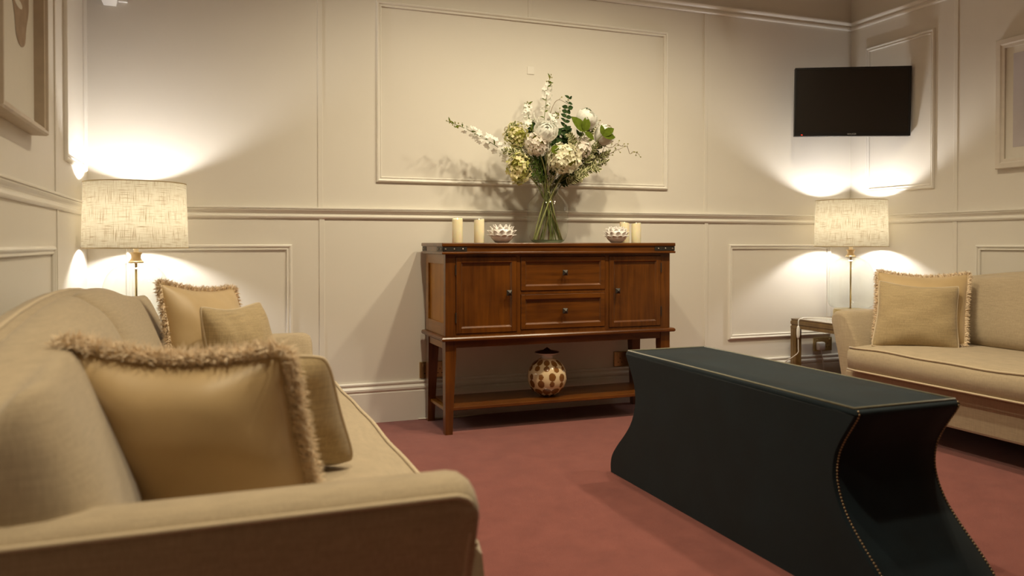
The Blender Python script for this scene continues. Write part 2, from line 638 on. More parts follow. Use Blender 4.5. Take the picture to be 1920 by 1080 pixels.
def make_sofa(label, loc, rotz):
    t = thing('sofa', label, 'sofa', loc, rotz, 'pair of beige linen sofas')
    L = M['linen']
    # base rail
    obj('base', box(.04, .885, -.93, .93, .115, .285, .012, 2), L, t)
    # feet
    for sx in (.10, .82):
        for sy in (-.88, .88):
            obj('foot', lathe(bmesh.new(), [(.022, 0), (.032, .115)], 12, sx, sy), M['dark_leg'], t)

    # arms: section in (outward, z), flared to the outside at the top
    def arm_ring(x, s, grow=0.0):
        # inner face from seat to top, round crown, outer face down
        sec = [(.865, .13), (.868, .30), (.885, .42), (.922, .50), (.948, .540), (.962, .560), (.985, .571), (1.015, .572),
               (1.040, .566), (1.055, .552), (1.058, .535), (1.040, .46), (1.018, .36), (.998, .24), (.985, .13)]
        cx, cz = .97, .35
        return [(x, s * (cx + (a - cx) * (1 - grow)), cz + (z - cz) * (1 - grow)) for a, z in sec]

    for s in (-1, 1):
        bm = bmesh.new()
        rings = [arm_ring(.02, s, .06), arm_ring(.03, s)] + [arm_ring(x, s) for x in (.2, .4, .6, .8)]
        # front rolls slightly forward at the top
        rings += [arm_ring(.828, s), arm_ring(.846, s, .018), arm_ring(.857, s, .055), arm_ring(.862, s, .11)]
        for r in rings[-4:]:
            for i, (x, y, z) in enumerate(r):
                r[i] = (x - .022 * max(0, (.5 - z) / .4), y, z)
        loft(bm, rings)
        a = obj('arm', bm, L, t, smooth=True)
        auto_smooth(a, 50)
        b2 = bmesh.new()
        path = [(.03, s * 1.058, .552), (.3, s * 1.058, .552), (.6, s * 1.058, .552), (.80, s * 1.058, .552), (.828, s * 1.056, .550),
                (.844, s * 1.053, .542), (.850, s * 1.048, .525), (.846, s * 1.036, .46), (.842, s * 1.014, .36), (.836, s * .995, .24), (.832, s * .983, .14)]
        tube(b2, smooth_path(path, 3), .0048, 6)
        obj('piping', b2, M['piping'], a, smooth=True)

    # back frame
    bm = bmesh.new()
    ys = [-1.045, -1.03, -.99, -.8, -.6, -.4, -.2, 0, .2, .4, .6, .8, .99, 1.03, 1.045]
    rings = []
    for y in ys:
        c = crest(y) - .018
        k = 0 if abs(y) < 1.0 else (.012 if abs(y) < 1.04 else .03)
        c -= k * 1.5
        rings.append([(.012 + k * .3, y, .12), (.30, y, .12), (.30, y, .40), (.225, y, .62), (.185 - k * .3, y, c - .05), (.172, y, c - .010), (.155, y, c),
                      (.125, y, c), (.105 + k * .2, y, c - .018), (.088 + k * .3, y, c - .07)])
    loft(bm, rings)
    bk = obj('back_frame', bm, L, t, smooth=True)
    auto_smooth(bk, 50)
    b2 = bmesh.new()
    tube(b2, [(.150, y, crest(y) - .016) for y in ys[2:-2]], .0048, 6)
    obj('piping', b2, M['piping'], bk, smooth=True)

    # two back cushions, each bulging, meeting in a groove at the middle
    for s in (-1, 1):
        bm = bmesh.new()
        rings = []
        N = 14
        for i in range(N + 1):
            q = i / N
            y = s * (.006 + 1.024 * q)
            e = 1 - 2 * q if q < .5 else max(0, (q - .86) / .14)
            b = (1 - e ** 5) ** .6                      # puff across the cushion
            c = crest(y) - .012 - .02 * (1 - b)
            fx = .034 * b
            sec = [(.26, .400), (.320 + .6 * fx, .400), (.362 + .6 * fx, .425), (.360 + fx, .48), (.328 + fx, .575), (.284 + fx, .68),
                   (.248 + fx, .755), (.218 + fx * .8, c - .022), (.196 + fx * .5, c + .002 * b), (.172, c - .002), (.160, c - .03), (.165, .70), (.19, .58)]
            rings.append([(x, y, z) for x, z in sec])
        loft(bm, rings)
        cu = obj('back_cushion', bm, L, t, smooth=True)
        md = cu.modifiers.new('soft', 'SUBSURF')
        md.levels = 1
        md.render_levels = 2
    # one long seat cushion with a crowned top
    bm = bmesh.new()
    rings = []
    NY = 30
    for i in range(NY + 1):
        y = -.868 + 1.736 * i / NY
        e = min(1, (.868 - abs(y)) / .06)
        k = e ** .5
        wv = .003 * math.sin(y * 7.3) + .002 * math.sin(y * 17)
        top = .398 + .024 * min(1, k)
        rings.append([(.25, y, .288), (.905 + .012 * k, y, .288), (.925 + .013 * k, y, .300), (.932 + .016 * k, y, .345), (.928 + .013 * k, y, .385 + wv),
                      (.912 + .011 * k, y, .402 + wv), (.85, y, top - .004 + wv), (.70, y, top + .006), (.50, y, top + .002), (.25, y, top - .01)])
    loft(bm, rings)
    se = obj('seat_cushion', bm, L, t, smooth=True)
    auto_smooth(se, 55)
    b2 = bmesh.new()
    for idx in (5, 2):
        tube(b2, [Vector(r[idx]) + Vector((.004, 0, .002 if idx == 5 else -.004)) for r in rings], .0050, 6)
    for r in (rings[0], rings[-1]):
        tube(b2, [r[5], r[6], r[7], r[8]], .0048, 6)
    obj('piping', b2, M['piping'], se, smooth=True)
    return t


make_sofa('beige linen sofa along the left wall, its near arm cut off by the frame', (-.488, 2.16, 0), 0)
make_sofa('beige linen sofa along the right wall behind the dark teal bench', (3.893, 2.215, 0), PI)


# ================================================================== CUSHIONS
def make_cushion(name, label, bl, br, tr, tl, th, mat, trim, pinch=.06, seed=0, group=None, sag=0.0, fr=.024, dens=1.0, corner=.085):
    bl, br, tr, tl = map(Vector, (bl, br, tr, tl))
    base = (bl + br) / 2
    t = thing(name, label, 'cushion', base, 0, group)
    nrm = (br - bl).cross(tl - bl).normalized()
    rnd_c = corner if trim == 'piping' else .03
    N = 26

    def mid(a, b):
        # corner ears: edges pulled in between the corners
        u, v = a * 2 - 1, b * 2 - 1
        uu = u * (1 - pinch * (1 - v * v))
        vv = v * (1 - pinch * (1 - u * u))
        rc = 1 - rnd_c * (abs(u) * abs(v)) ** 5
        A, B = (uu * rc + 1) / 2, (vv * rc + 1) / 2
        p = bl * (1 - A) * (1 - B) + br * A * (1 - B) + tr * A * B + tl * (1 - A) * B
        p = p - Vector((0, 0, sag * (1 - u * u) * max(0, v) ** 2))
        return p - base

    def puff(a, b):
        u, v = abs(a * 2 - 1), abs(b * 2 - 1)
        return th * ((1 - u ** 2.6) * (1 - v ** 2.6)) ** .55

    bm = bmesh.new()
    lay = {}
    for side in (1, -1):
        for i in range(N + 1):
            for j in range(N + 1):
                edge = i in (0, N) or j in (0, N)
                if edge and side == -1:
                    lay[(side, i, j)] = lay[(1, i, j)]
                    continue
                # finer spacing near the rims
                a = .5 - .5 * math.cos(PI * i / N)
                b = .5 - .5 * math.cos(PI * j / N)
                wr = noise.noise(Vector((a * 4 + seed, b * 4, side * 3.0))) * .010 + noise.noise(Vector((a * 11 + seed, b * 3, side))) * .003
                f = puff(a, b)
                lay[(side, i, j)] = bm.verts.new(mid(a, b) + nrm * side * (f / 2 + wr * min(1, f / th * 2)))
        for i in range(N):
            for j in range(N):
                q = [lay[(side, i, j)], lay[(side, i + 1, j)], lay[(side, i + 1, j + 1)], lay[(side, i, j + 1)]]
                bm.faces.new(q if side == 1 else q[::-1])
    o = obj('cover', bm, mat, t, smooth=True)
    n2 = 60
    rim = []
    for k in range(4 * n2):
        q, f = divmod(k, n2)
        f /= n2
        a, b = ((f, 0), (1, f), (1 - f, 1), (0, 1 - f))[q]
        rim.append(mid(a, b))
    if trim == 'piping':
        obj('piping', tube(bmesh.new(), rim, .0040, 6, closed=True), M['piping'], t, smooth=True)
    else:
        obj('heading', tube(bmesh.new(), rim, .0055, 6, closed=True), mat, t, smooth=True)
        rnd = random.Random(seed)
        bm = bmesh.new()
        c = sum(rim, Vector()) / len(rim)
        ns = int(3600 * dens)
        for k in range(ns):
            f = k / ns * len(rim)
            i = int(f)
            p = rim[i].lerp(rim[(i + 1) % len(rim)], f - i)
            tang = (rim[(i + 2) % len(rim)] - rim[i - 2]).normalized()
            out = tang.cross(nrm)
            if out.dot(p - c) < 0:
                out = -out
            d = (out + tang * rnd.gauss(0, .45) + nrm * rnd.gauss(0, .55)).normalized()
            ln = fr * rnd.uniform(.6, 1.15)
            p = p + nrm * rnd.uniform(-.005, .005)
            d2 = (d + Vector((rnd.gauss(0, .4), rnd.gauss(0, .4), -.35 + rnd.gauss(0, .3)))).normalized()
            m_ = p + d * ln * .55
            e_ = m_ + d2 * ln * .5
            w_ = d.orthogonal().normalized() * .0016
            w2 = d.cross(w_).normalized() * .0016
            a_ = [bm.verts.new(p + q) for q in (w_, -w_ * .5 + w2, -w_ * .5 - w2)]
            b_ = [bm.verts.new(m_ + q * .9) for q in (w_, -w_ * .5 + w2, -w_ * .5 - w2)]
            ev = bm.verts.new(e_)
            for x in range(3):
                y = (x + 1) % 3
                bm.faces.new((a_[x], a_[y], b_[y], b_[x]))
                bm.faces.new((b_[x], b_[y], ev))
        me = bpy.data.meshes.new('fringe')
        bm.to_mesh(me)
        bm.free()
        stuff(link('fringe', me, M['fringe'], t))
    return t


make_cushion('fringed_cushion', 'large gold satin cushion with woolly fringe leaning by the near arm of the left sofa',
             (-.132, 1.57, .420), (.187, 1.505, .420), (.118, 1.395, .735), (-.226, 1.49, .752), .21, M['satin'], 'fringe', .05, 3,
             'gold fringed cushions', sag=.02, fr=.036, dens=1.8)
make_cushion('piped_cushion', 'plain beige piped cushion half hidden behind the nearest gold fringed cushion',
             (-.03, 1.88, .43), (.31, 1.765, .43), (.235, 1.675, .690), (-.10, 1.76, .685), .15, M['cushion'], 'piping', .05, 5,
             'beige piped cushions')
make_cushion('fringed_cushion', 'gold satin cushion with woolly fringe at the far end of the left sofa',
             (-.095, 2.72, .44), (.15, 3.0, .44), (.089, 3.10, .755), (-.147, 2.79, .795), .14, M['satin'], 'fringe', .05, 11,
             'gold fringed cushions', sag=.015)
make_cushion('piped_cushion', 'beige piped linen cushion before the far fringed cushion on the left sofa',
             (.017, 2.617, .43), (.255, 2.80, .43), (.170, 2.87, .725), (-.029, 2.635, .731), .13, M['cushion'], 'piping', .05, 13,
             'beige piped cushions', sag=.02)
make_cushion('fringed_cushion', 'gold satin cushion with woolly fringe on the right sofa, behind a smaller beige cushion',
             (3.096, 3.044, .43), (3.37, 2.757, .43), (3.536, 2.875, .766), (3.226, 3.155, .774), .13, M['satin'], 'fringe', .05, 17,
             'gold fringed cushions', sag=.02)
make_cushion('piped_cushion', 'square beige linen cushion with piped edge on the right sofa, leaning on the fringed one',
             (3.015, 2.990, .412), (3.300, 2.728, .412), (3.42, 2.830, .712), (3.155, 3.078, .735), .13, M['cushion'], 'piping', .085, 19,
             'beige piped cushions', sag=.012, corner=.045)


# ================================================================== VELVET BENCH
def make_bench():
    t = thing('upholstered_bench', 'long dark teal velvet bench with curved waisted ends and nail trim', 'bench', (1.69, 2.129, 0))
    hx, hy, H = .18, .588, .50
    # end profile: offset of the end from the top edge, by height
    keys = [(0, .119), (.03, .122), (.07, .110), (.12, .066), (.17, .012), (.22, -.034), (.27, -.062), (.32, -.074), (.37, -.068),
            (.41, -.050), (.45, -.024), (.48, -.004), (.492, 0), (.499, -.006), (.502, -.018)]
    zs = [k[0] for k in keys]
    pr = smooth_path([(0, b, a) for a, b in keys], 4)
    bm = bmesh.new()
    rings = []
    for sx, x in ((0, -hx), (1, -hx + .006), (2, -hx / 2), (3, 0), (4, hx / 2), (5, hx - .006), (6, hx)):
        ins = .006 if sx in (0, 6) else 0
        far = [(x, hy + p.y - ins, p.z - (ins if p.z > .49 else 0)) for p in pr]
        near = [(x, -hy - p.y + ins, p.z - (ins if p.z > .49 else 0)) for p in pr]
        top = [(x, f, H + .004 - ins) for f in (.4, .2, 0, -.2, -.4)]
        rings.append(far + top + near[::-1])
    loft(bm, rings)
    b = obj('velvet_body', bm, M['velvet'], t, smooth=True)
    auto_smooth(b, 45)
    # braid round the top
    z = H + .003
    bm = bmesh.new()
    q = .008
    tube(bm, [(-hx + q, -hy + .014, z), (-hx + q, hy - .014, z)], .0038, 6)
    tube(bm, [(hx - q, -hy + .014, z), (hx - q, hy - .014, z)], .0038, 6)
    tube(bm, [(-hx + q, -hy + .014, z), (hx - q, -hy + .014, z)], .0038, 6)
    tube(bm, [(-hx + q, hy - .014, z), (hx - q, hy - .014, z)], .0038, 6)
    obj('braid_trim', bm, M['braid'], t, smooth=True)
    # nail heads down the four end edges, a few millimetres each
    bm = bmesh.new()
    for sx in (-1, 1):
        for sy in (-1, 1):
            acc = 0
            for a, c in zip(pr, pr[1:]):
                d = (c - a).length
                while acc < d:
                    p = a.lerp(c, acc / d)
                    if .01 < p.z < .498:
                        sphere(bm, (sx * (hx - .010), sy * (hy + p.y), p.z), .0034, 6, 4)
                    acc += .0085
                acc -= d
    stuff(obj('nail_trim', bm, M['nail'], t, smooth=True))
    return t


make_bench()


# ================================================================== SIDEBOARD
SBX, SBY = 1.678, 3.85           # centre of the sideboard on the floor


def make_sideboard():
    t = thing('sideboard', 'brown wooden sideboard on tall tapered legs with two doors and two drawers', 'sideboard', (SBX, SBY, 0))
    hw, fy, by = .620, -.200, .160       # half width, front face, back (local)
    V, Hh, Dd = M['wood_v'], M['wood_h'], M['wood_d_lit']
    # top: board, recessed band, lower board
    ov = .022
    obj('top_board', box(-hw - ov, hw + ov, fy - ov, by + .01, .902, .920, .004, 2), Hh, t)
    bm = box(-hw - ov + .006, hw + ov - .006, fy - ov + .006, by + .004, .877, .902)
    bx(bm, -hw - ov, hw + ov, fy - ov, by + .01, .865, .877, .003, 2)
    obj('top_band', bm, Hh, t)
    for s in (-1, 1):
        bm = bmesh.new()
        xo = s * (hw + ov - .004)
        xi = s * (hw + ov - .125)
        bx(bm, min(xo, xi), max(xo, xi), fy - ov + .003, fy - ov + .008, .879, .901, .001)
        bx(bm, min(xo, xo - s * .004), max(xo, xo - s * .004), fy - ov + .003, fy - ov + .11, .879, .901, .001)
        st = obj('corner_strap', bm, M['iron'], t)
        for k in range(3):
            obj('stud', sphere(bmesh.new(), (s * (hw + ov - .018 - .043 * k), fy - ov + .003, .890), .0045, 8, 6), M['stud'], st, smooth=True)
        for k in range(2):
            obj('stud', sphere(bmesh.new(), (s * (hw + ov - .004), fy - ov + .025 + .05 * k, .890), .0045, 8, 6), M['stud'], st, smooth=True)
    # small strap at the back of each end
    for s in (-1, 1):
        xo = s * (hw + ov - .004)
        bm = box(min(xo, xo - s * .004), max(xo, xo - s * .004), by - .07, by + .004, .879, .901, .001)
        st = obj('back_strap', bm, M['iron'], t)
        obj('stud', sphere(bmesh.new(), (xo, by - .03, .890), .0045, 8, 6), M['stud'], st, smooth=True)
    # carcass: corner posts, side frames with recessed panels, back, floor
    zb, zt = .470, .865
    for s in (-1, 1):
        x0, x1 = sorted((s * hw, s * (hw - .022)))
        bm = bmesh.new()
        bx(bm, x0, x1, fy + .022, fy + .037, zb, zt, .0015)
        bx(bm, x0, x1, by - .045, by, zb, zt, .0015)
        bx(bm, x0, x1, fy + .035, by - .045, zt - .047, zt, .0015)
        bx(bm, x0, x1, fy + .035, by - .045, zb, zb + .062, .0015)
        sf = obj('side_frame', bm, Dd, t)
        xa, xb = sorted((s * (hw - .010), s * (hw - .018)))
        obj('side_panel', box(xa, xb, fy + .033, by - .043, zb + .060, zt - .045), M['wood_s_lit'], sf)
    obj('back_panel', box(-hw + .022, hw - .022, by - .012, by, zb, zt), V, t)
    # face frame: stiles at the ends and between the doors and drawers, rails
    bm = bmesh.new()
    stiles = [(-hw, -.568), (-.254, -.234), (.234, .256), (.564, hw)]
    for a, b in stiles:
        bx(bm, a, b, fy, fy + .022, zb, zt, .0012)
    for a, b, z0, z1 in [(-.568, -.254, zt - .012, zt), (-.568, -.254, zb, zb + .012), (-.234, .234, zt - .012, zt), (-.234, .234, zb, zb + .020),
                         (-.234, .234, .665, .681), (.256, .564, zt - .012, zt), (.256, .564, zb, zb + .012)]:
        bx(bm, a, b, fy + .001, fy + .022, z0, z1)
    obj('face_frame', bm, V, t)

    def front(name, x0, x1, z0, z1, mat, fr, hinge=None):
        """framed and recessed front with its own parts"""
        g = .0018
        x0 += g; x1 -= g; z0 += g; z1 -= g
        y0, y1 = fy - .003, fy + .018
        bm = bmesh.new()
        bx(bm, x0, x0 + fr, y0, y1, z0, z1, .0014)
        bx(bm, x1 - fr, x1, y0, y1, z0, z1, .0014)
        bx(bm, x0 + fr, x1 - fr, y0, y1, z1 - fr, z1, .0014)
        bx(bm, x0 + fr, x1 - fr, y0, y1, z0, z0 + fr, .0014)
        d = obj(name, bm, mat, t)
        # chamfered bead, then the sunk panel
        bm = bmesh.new()
        rings = []
        for o_, dy in ((fr - .001, .002), (fr + .006, .009), (fr + .009, .0095)):
            rings.append([(x0 + o_, y0 + dy, z0 + o_), (x1 - o_, y0 + dy, z0 + o_), (x1 - o_, y0 + dy, z1 - o_), (x0 + o_, y0 + dy, z1 - o_)])
        vs = loft(bm, rings, caps=False)
        bm.faces.new(vs[-1])
        obj('panel', bm, M['wood_v'] if name == 'door' else M['wood_h'], d)
        return d

    def knob(parent, x, z):
        bm = bmesh.new()
        y = fy - .003
        lathe(bm, [(.006, 0), (.005, .012)], 10)
        bmesh.ops.transform(bm, matrix=Matrix.Translation((x, y, z)) @ Matrix.Rotation(PI / 2, 4, 'X'), verts=bm.verts)
        a = .0135
        ring = lambda q, yy: [(x - q, yy, z - q), (x + q, yy, z - q), (x + q, yy, z + q), (x - q, yy, z + q)]
        vs = loft(bm, [ring(a * .8, y - .010), ring(a, y - .013), ring(a, y - .016), ring(.001, y - .027)])
        obj('knob', bm, M['iron'], parent)

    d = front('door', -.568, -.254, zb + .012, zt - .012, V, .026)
    knob(d, -.300, .675)
    for z in (.56, .79):
        obj('hinge', lathe(bmesh.new(), [(.0035, 0), (.0035, .05)], 8, -.5685, fy - .003, z - .025), M['iron'], d)
    d = front('door', .256, .564, zb + .012, zt - .012, V, .026)
    knob(d, .298, .672)
    for z in (.56, .79):
        obj('hinge', lathe(bmesh.new(), [(.0035, 0), (.0035, .05)], 8, .5645, fy - .003, z - .025), M['iron'], d)
    d = front('drawer', -.234, .234, .681, zt - .012, Hh, .024)
    knob(d, 0, .770)
    d = front('drawer', -.234, .234, zb + .020, .665, Hh, .024)
    knob(d, 0, .578)
    # waist moulding, apron
    bm = bmesh.new()
    pf = [(0, .449), (.017, .449), (.022, .454), (.022, .462), (.017, .468), (.010, .470), (0, .470)]
    rings = [[(-hw - o_, fy - o_, z), (hw + o_, fy - o_, z), (hw + o_, by + min(o_, .012), z), (-hw - o_, by + min(o_, .012), z)] for o_, z in pf]
    loft(bm, rings)
    obj('waist_moulding', bm, Hh, t)
    obj('front_apron', box(-hw + .05, hw - .05, fy + .004, fy + .022, .415, .449, .001), Hh, t)
    obj('back_apron', box(-hw + .05, hw - .05, by - .022, by - .004, .415, .449, .001), Hh, t)
    for s in (-1, 1):
        xa, xb = sorted((s * (hw - .004), s * (hw - .022)))
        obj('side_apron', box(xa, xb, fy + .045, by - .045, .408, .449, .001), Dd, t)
    # tapered legs: outside faces plumb, inside faces taper
    for s in (-1, 1):
        for back in (0, 1):
            yo, yi = (by, by - .052) if back else (fy, fy + .052)
            yb = (by - .036) if back else (fy + .036)
            X = s * hw
            sec = lambda xi, y2, z: [(X, yo, z), (s * (hw - xi), yo, z), (s * (hw - xi), y2, z), (X, y2, z)]
            bm = bmesh.new()
            loft(bm, [sec(.036, yb, 0), sec(.040, yb + (yi - yb) * .3, .12), sec(.054, yi, .38), sec(.054, yi, .449)])
            lg = obj('leg', bm, V, t)
    # low shelf on two end stretchers
    obj('shelf', box(-hw + .040, hw - .040, fy + .020, by - .03, .110, .127, .003, 2), Hh, t)
    for s in (-1, 1):
        xa, xb = sorted((s * (hw - .014), s * (hw - .042)))
        obj('end_stretcher', box(xa, xb, fy + .037, by - .037, .100, .116, .002), Dd, t)
    return t


make_sideboard()


# ================================================================== LAMPS
def make_lamp(label, loc, cord=None):
    t = thing('table_lamp', label, 'lamp', loc, 0, 'pair of linen drum lamps')
    # all heights measured from the table top
    zg0, zg1 = .062, .382            # glass body
    bm = lathe(bmesh.new(), [(.098, 0), (.100, .004), (.100, .050), (.094, .062), (.060, .066), (.0, .066)], 40)
    auto_smooth(obj('base_plinth', bm, M['brass'], t, smooth=True), 35)
    prof = [(.090, .066), (.112, .074), (.128, .095), (.134, .13), (.135, .19), (.134, .25), (.128, .29), (.112, .330), (.085, .358), (.052, .374), (.022, .381)]
    bm = lathe(bmesh.new(), [(p.x, p.z) for p in smooth_path([(r, 0, z) for r, z in prof], 3)], 48, cap0=False, cap1=False)
    obj('glass_body', bm, M['glass'], t, smooth=True)
    obj('rod', lathe(bmesh.new(), [(.005, .064), (.005, .385)], 10), M['brass'], t, smooth=True)
    bm = lathe(bmesh.new(), [(.0, .378), (.030, .378), (.031, .383), (.024, .390), (.019, .400), (.020, .412), (.025, .420), (.025, .424), (.0, .424)], 32)
    auto_smooth(obj('spool_cap', bm, M['spool'], t, smooth=True), 35)
    obj('neck', lathe(bmesh.new(), [(.011, .424), (.011, .50)], 16), M['cord'], t, smooth=True)
    obj('lamp_holder', lathe(bmesh.new(), [(.018, .495), (.018, .535)], 16), M['plastic'], t, smooth=True)
    bm = lathe(bmesh.new(), [(.013, .535), (.016, .548), (.026, .566), (.031, .585), (.029, .602), (.018, .616), (.001, .621)], 20)
    obj('bulb', bm, M['bulb'], t, smooth=True)
    # drum shade with thickness, slight taper
    z0, z1, r0, r1 = .443, .722, .211, .203
    bm = bmesh.new()
    lathe(bm, [(r0, z0), (r0 - (r0 - r1) * .5, (z0 + z1) / 2), (r1, z1)], 72, cap0=False, cap1=False, uv=.21)
    sh = obj('shade', bm, M['shade'], t, smooth=True)
    for r, z in ((r0, z0), (r1, z1)):
        obj('shade_rim', tube(bmesh.new(), [(r * math.cos(a * PI / 36), r * math.sin(a * PI / 36), z) for a in range(72)], .0024, 6, closed=True), M['shade_rim'], sh, smooth=True)
    bm = bmesh.new()
    for k in range(3):
        a = 2 * PI * k / 3 + .5
        tube(bm, [(.018 * math.cos(a), .018 * math.sin(a), .50), (r0 * math.cos(a), r0 * math.sin(a), z0 + .004)], .0015, 5)
    obj('shade_carrier', bm, M['brass'], sh, smooth=True)
    return t


TBL_Z = .455
lampR = make_lamp('linen drum lamp with clear glass base in the right back corner below the television', (3.665, 3.79, TBL_Z))
lampL = make_lamp('linen drum lamp with clear glass base in the left back corner behind the sofa', (-.289, 3.80, TBL_Z))
# cord of the right lamp: over the table edge, inline switch hanging in front of the leg, down behind the bench
bm = bmesh.new()
lp = Vector((3.665, 3.79, TBL_Z))
cpts = [(3.60, 3.70, TBL_Z + .006), (3.50, 3.80, TBL_Z + .010), (3.41, 3.885, TBL_Z + .008), (3.37, 3.875, TBL_Z + .006), (3.341, 3.870, TBL_Z - .004), (3.336, 3.865, TBL_Z - .05),
        (3.335, 3.865, TBL_Z - .11), (3.338, 3.868, TBL_Z - .17), (3.340, 3.872, TBL_Z - .20), (3.325, 3.90, TBL_Z - .23), (3.31, 3.96, TBL_Z - .28), (3.32, 4.00, .05), (3.40, 4.00, .008),
        (3.62, 4.005, .012), (3.665, 4.012, .10), (3.655, 4.015, .20), (3.648, 4.02, .245)]
tube(bm, [Vector(p) - lp for p in smooth_path(cpts, 5)], .0032, 6)
cord = obj('cord', bm, M['plastic'], lampR, smooth=True)
bm = bmesh.new()
lathe(bm, [(.004, 0), (.009, .010), (.011, .025), (.011, .055), (.008, .070), (.004, .078)], 12)
obj('inline_switch', bm, M['plastic'], cord, smooth=True, loc=Vector((3.334, 3.864, TBL_Z - .115)) - lp)
bm = box(-.026, .026, -.034, 0, -.026, .026, .009, 3)
obj('plug', bm, M['plastic'], cord, smooth=True, loc=Vector((3.650, YB - .012, .262)) - lp)


def make_side_table(label, x0, x1, y0, y1):
    t = thing('side_table', label, 'table', ((x0 + x1) / 2, (y0 + y1) / 2, 0), 0, 'side tables under the lamps')
    hx, hy = (x1 - x0) / 2, (y1 - y0) / 2
    B = M['bronze']
    z1 = TBL_Z
    # mitred top frame with ribbed outer face
    bm = bmesh.new()
    pf = [(.050, z1 - .058), (0, z1 - .058), (0, z1 - .046), (.004, z1 - .043), (.004, z1 - .036), (0, z1 - .033), (0, z1 - .016), (.004, z1 - .013), (.004, z1 - .008), (.001, z1), (.030, z1), (.032, z1 - .004)]
    rings = [[(-hx + o, -hy + o, z), (hx - o, -hy + o, z), (hx - o, hy - o, z), (-hx + o, hy - o, z)] for o, z in pf]
    loft(bm, rings, caps=False)
    obj('top_frame', bm, B, t)
    obj('top_panel', box(-hx + .030, hx - .030, -hy + .030, hy - .030, z1 - .02, z1 - .002), M['marble'], t)
    for sx in (-1, 1):
        for sy in (-1, 1):
            bm = bmesh.new()
            xa, xb = sorted((sx * hx, sx * (hx - .046)))
            ya, yb = sorted((sy * hy, sy * (hy - .046)))
            bx(bm, xa, xb, ya, yb, 0, z1 - .058, .002)
            # shallow fillets on the outer faces
            c = sx * hx
            bx(bm, c - .0025, c + .0025, (ya + yb) / 2 - .010, (ya + yb) / 2 + .010, .01, z1 - .06)
            obj('leg', bm, B, t)
    for ya in (-hy + .006, hy - .040):
        obj('stretcher', box(-hx + .046, hx - .046, ya, ya + .034, .06, .09), B, t)
    return t


make_side_table('bronze framed side table with pale top under the right corner lamp', 3.352, 3.885, 3.33, 3.955)
make_side_table('bronze framed side table under the left corner lamp, behind the sofa arm', -.480, .045, 3.30, 4.015)


# ================================================================== TELEVISION
def make_tv():
    yaw = -math.radians(30.4)
    t = thing('television', 'black flat television on a wall bracket high in the right corner', 'television', (3.605, 3.7275, 1.559), yaw)
    t.rotation_euler[1] = .015
    hw, h = .330, .413
    bm = box(-hw, hw, .004, .030, 0, h, .003, 1)
    obj('casing', bm, M['black'], t)
    bm = bmesh.new()
    for a, b, c, d in ((-hw, hw, h - .012, h), (-hw, hw, 0, .024), (-hw, -hw + .012, .024, h - .012), (hw - .012, hw, .024, h - .012)):
        bx(bm, a, b, -.004, .006, c, d, .001)
    bz = obj('bezel', bm, M['black'], t)
    obj('screen', box(-hw + .010, hw - .010, 0, .005, .020, h - .010), M['screen'], t)
    obj('rear_housing', box(-.21, .21, .03, .062, .05, .30, .012, 2), M['black'], t)
    obj('standby_light', box(-.2895, -.281, -.0052, -.003, .006, .0095), M['red'], t)
    cu = bpy.data.curves.new('logo', 'FONT')
    cu.body = 'WALKER'
    cu.size = .013
    cu.align_x = 'CENTER'
    cu.extrude = .0004
    tmp = bpy.data.objects.new('logo', cu)
    COL.objects.link(tmp)
    bpy.context.view_layer.update()
    me = bpy.data.meshes.new_from_object(tmp.evaluated_get(bpy.context.evaluated_depsgraph_get()))
    bpy.data.objects.remove(tmp)
    me.name = 'logo'
    me.materials.clear()
    o = link('logo', me, M['lettering'], t)
    o.location = (0, -.0048, .008)
    o.rotation_euler = (PI / 2, 0, 0)
    # folding arm to the corner, in local axes
    bm = bmesh.new()
    inv = Matrix.Rotation(-yaw, 4, 'Z')
    end = inv @ Vector((3.888 - 3.605, 4.02 - 3.7275, 0))
    bx(bm, -.06, .06, .060, .072, .12, .24, .002)
    tube(bm, [(0, .065, .18), (.05, .16, .18), (end.x - .005, end.y - .01, .18)], .014, 8)
    obj('wall_bracket', bm, M['black'], t)
    return t


make_tv()


# ================================================================== PICTURES
def picture(name, label, side, a0, a1, z0, z1, depth, bar, recess, fmat, draw):
    f = wall_frame(side)
    am = (a0 + a1) / 2
    base = Vector(f(am, 0, z0))
    t = thing(name, label, 'picture', base)
    F = lambda a, d, z: Vector(f(a, d, z)) - base
    bm = bmesh.new()
    pf = [(0, .001), (0, depth * .85), (.004, depth), (bar * .55, depth), (bar * .7, depth * .86), (bar, depth * .82), (bar, recess)]
    rings = [[F(a0 + o, d, z0 + o), F(a1 - o, d, z0 + o), F(a1 - o, d, z1 - o), F(a0 + o, d, z1 - o)] for o, d in pf]
    loft(bm, rings, caps=False)
    obj('frame', bm, fmat, t)
    bm = bmesh.new()
    vs = [F(a0 + bar * .8, recess + .001, z0 + bar * .8), F(a1 - bar * .8, recess + .001, z0 + bar * .8), F(a1 - bar * .8, recess + .001, z1 - bar * .8), F(a0 + bar * .8, recess + .001, z1 - bar * .8)]
    vv = [F(a0 + bar * .8, .001, z0 + bar * .8), F(a1 - bar * .8, .001, z0 + bar * .8), F(a1 - bar * .8, .001, z1 - bar * .8), F(a0 + bar * .8, .001, z1 - bar * .8)]
    loft(bm, [vv, vs])
    obj('mount', bm, M['mat'], t)
    draw(t, lambda a, z, e=0: F(a, recess + .002 + e, z))
    return t


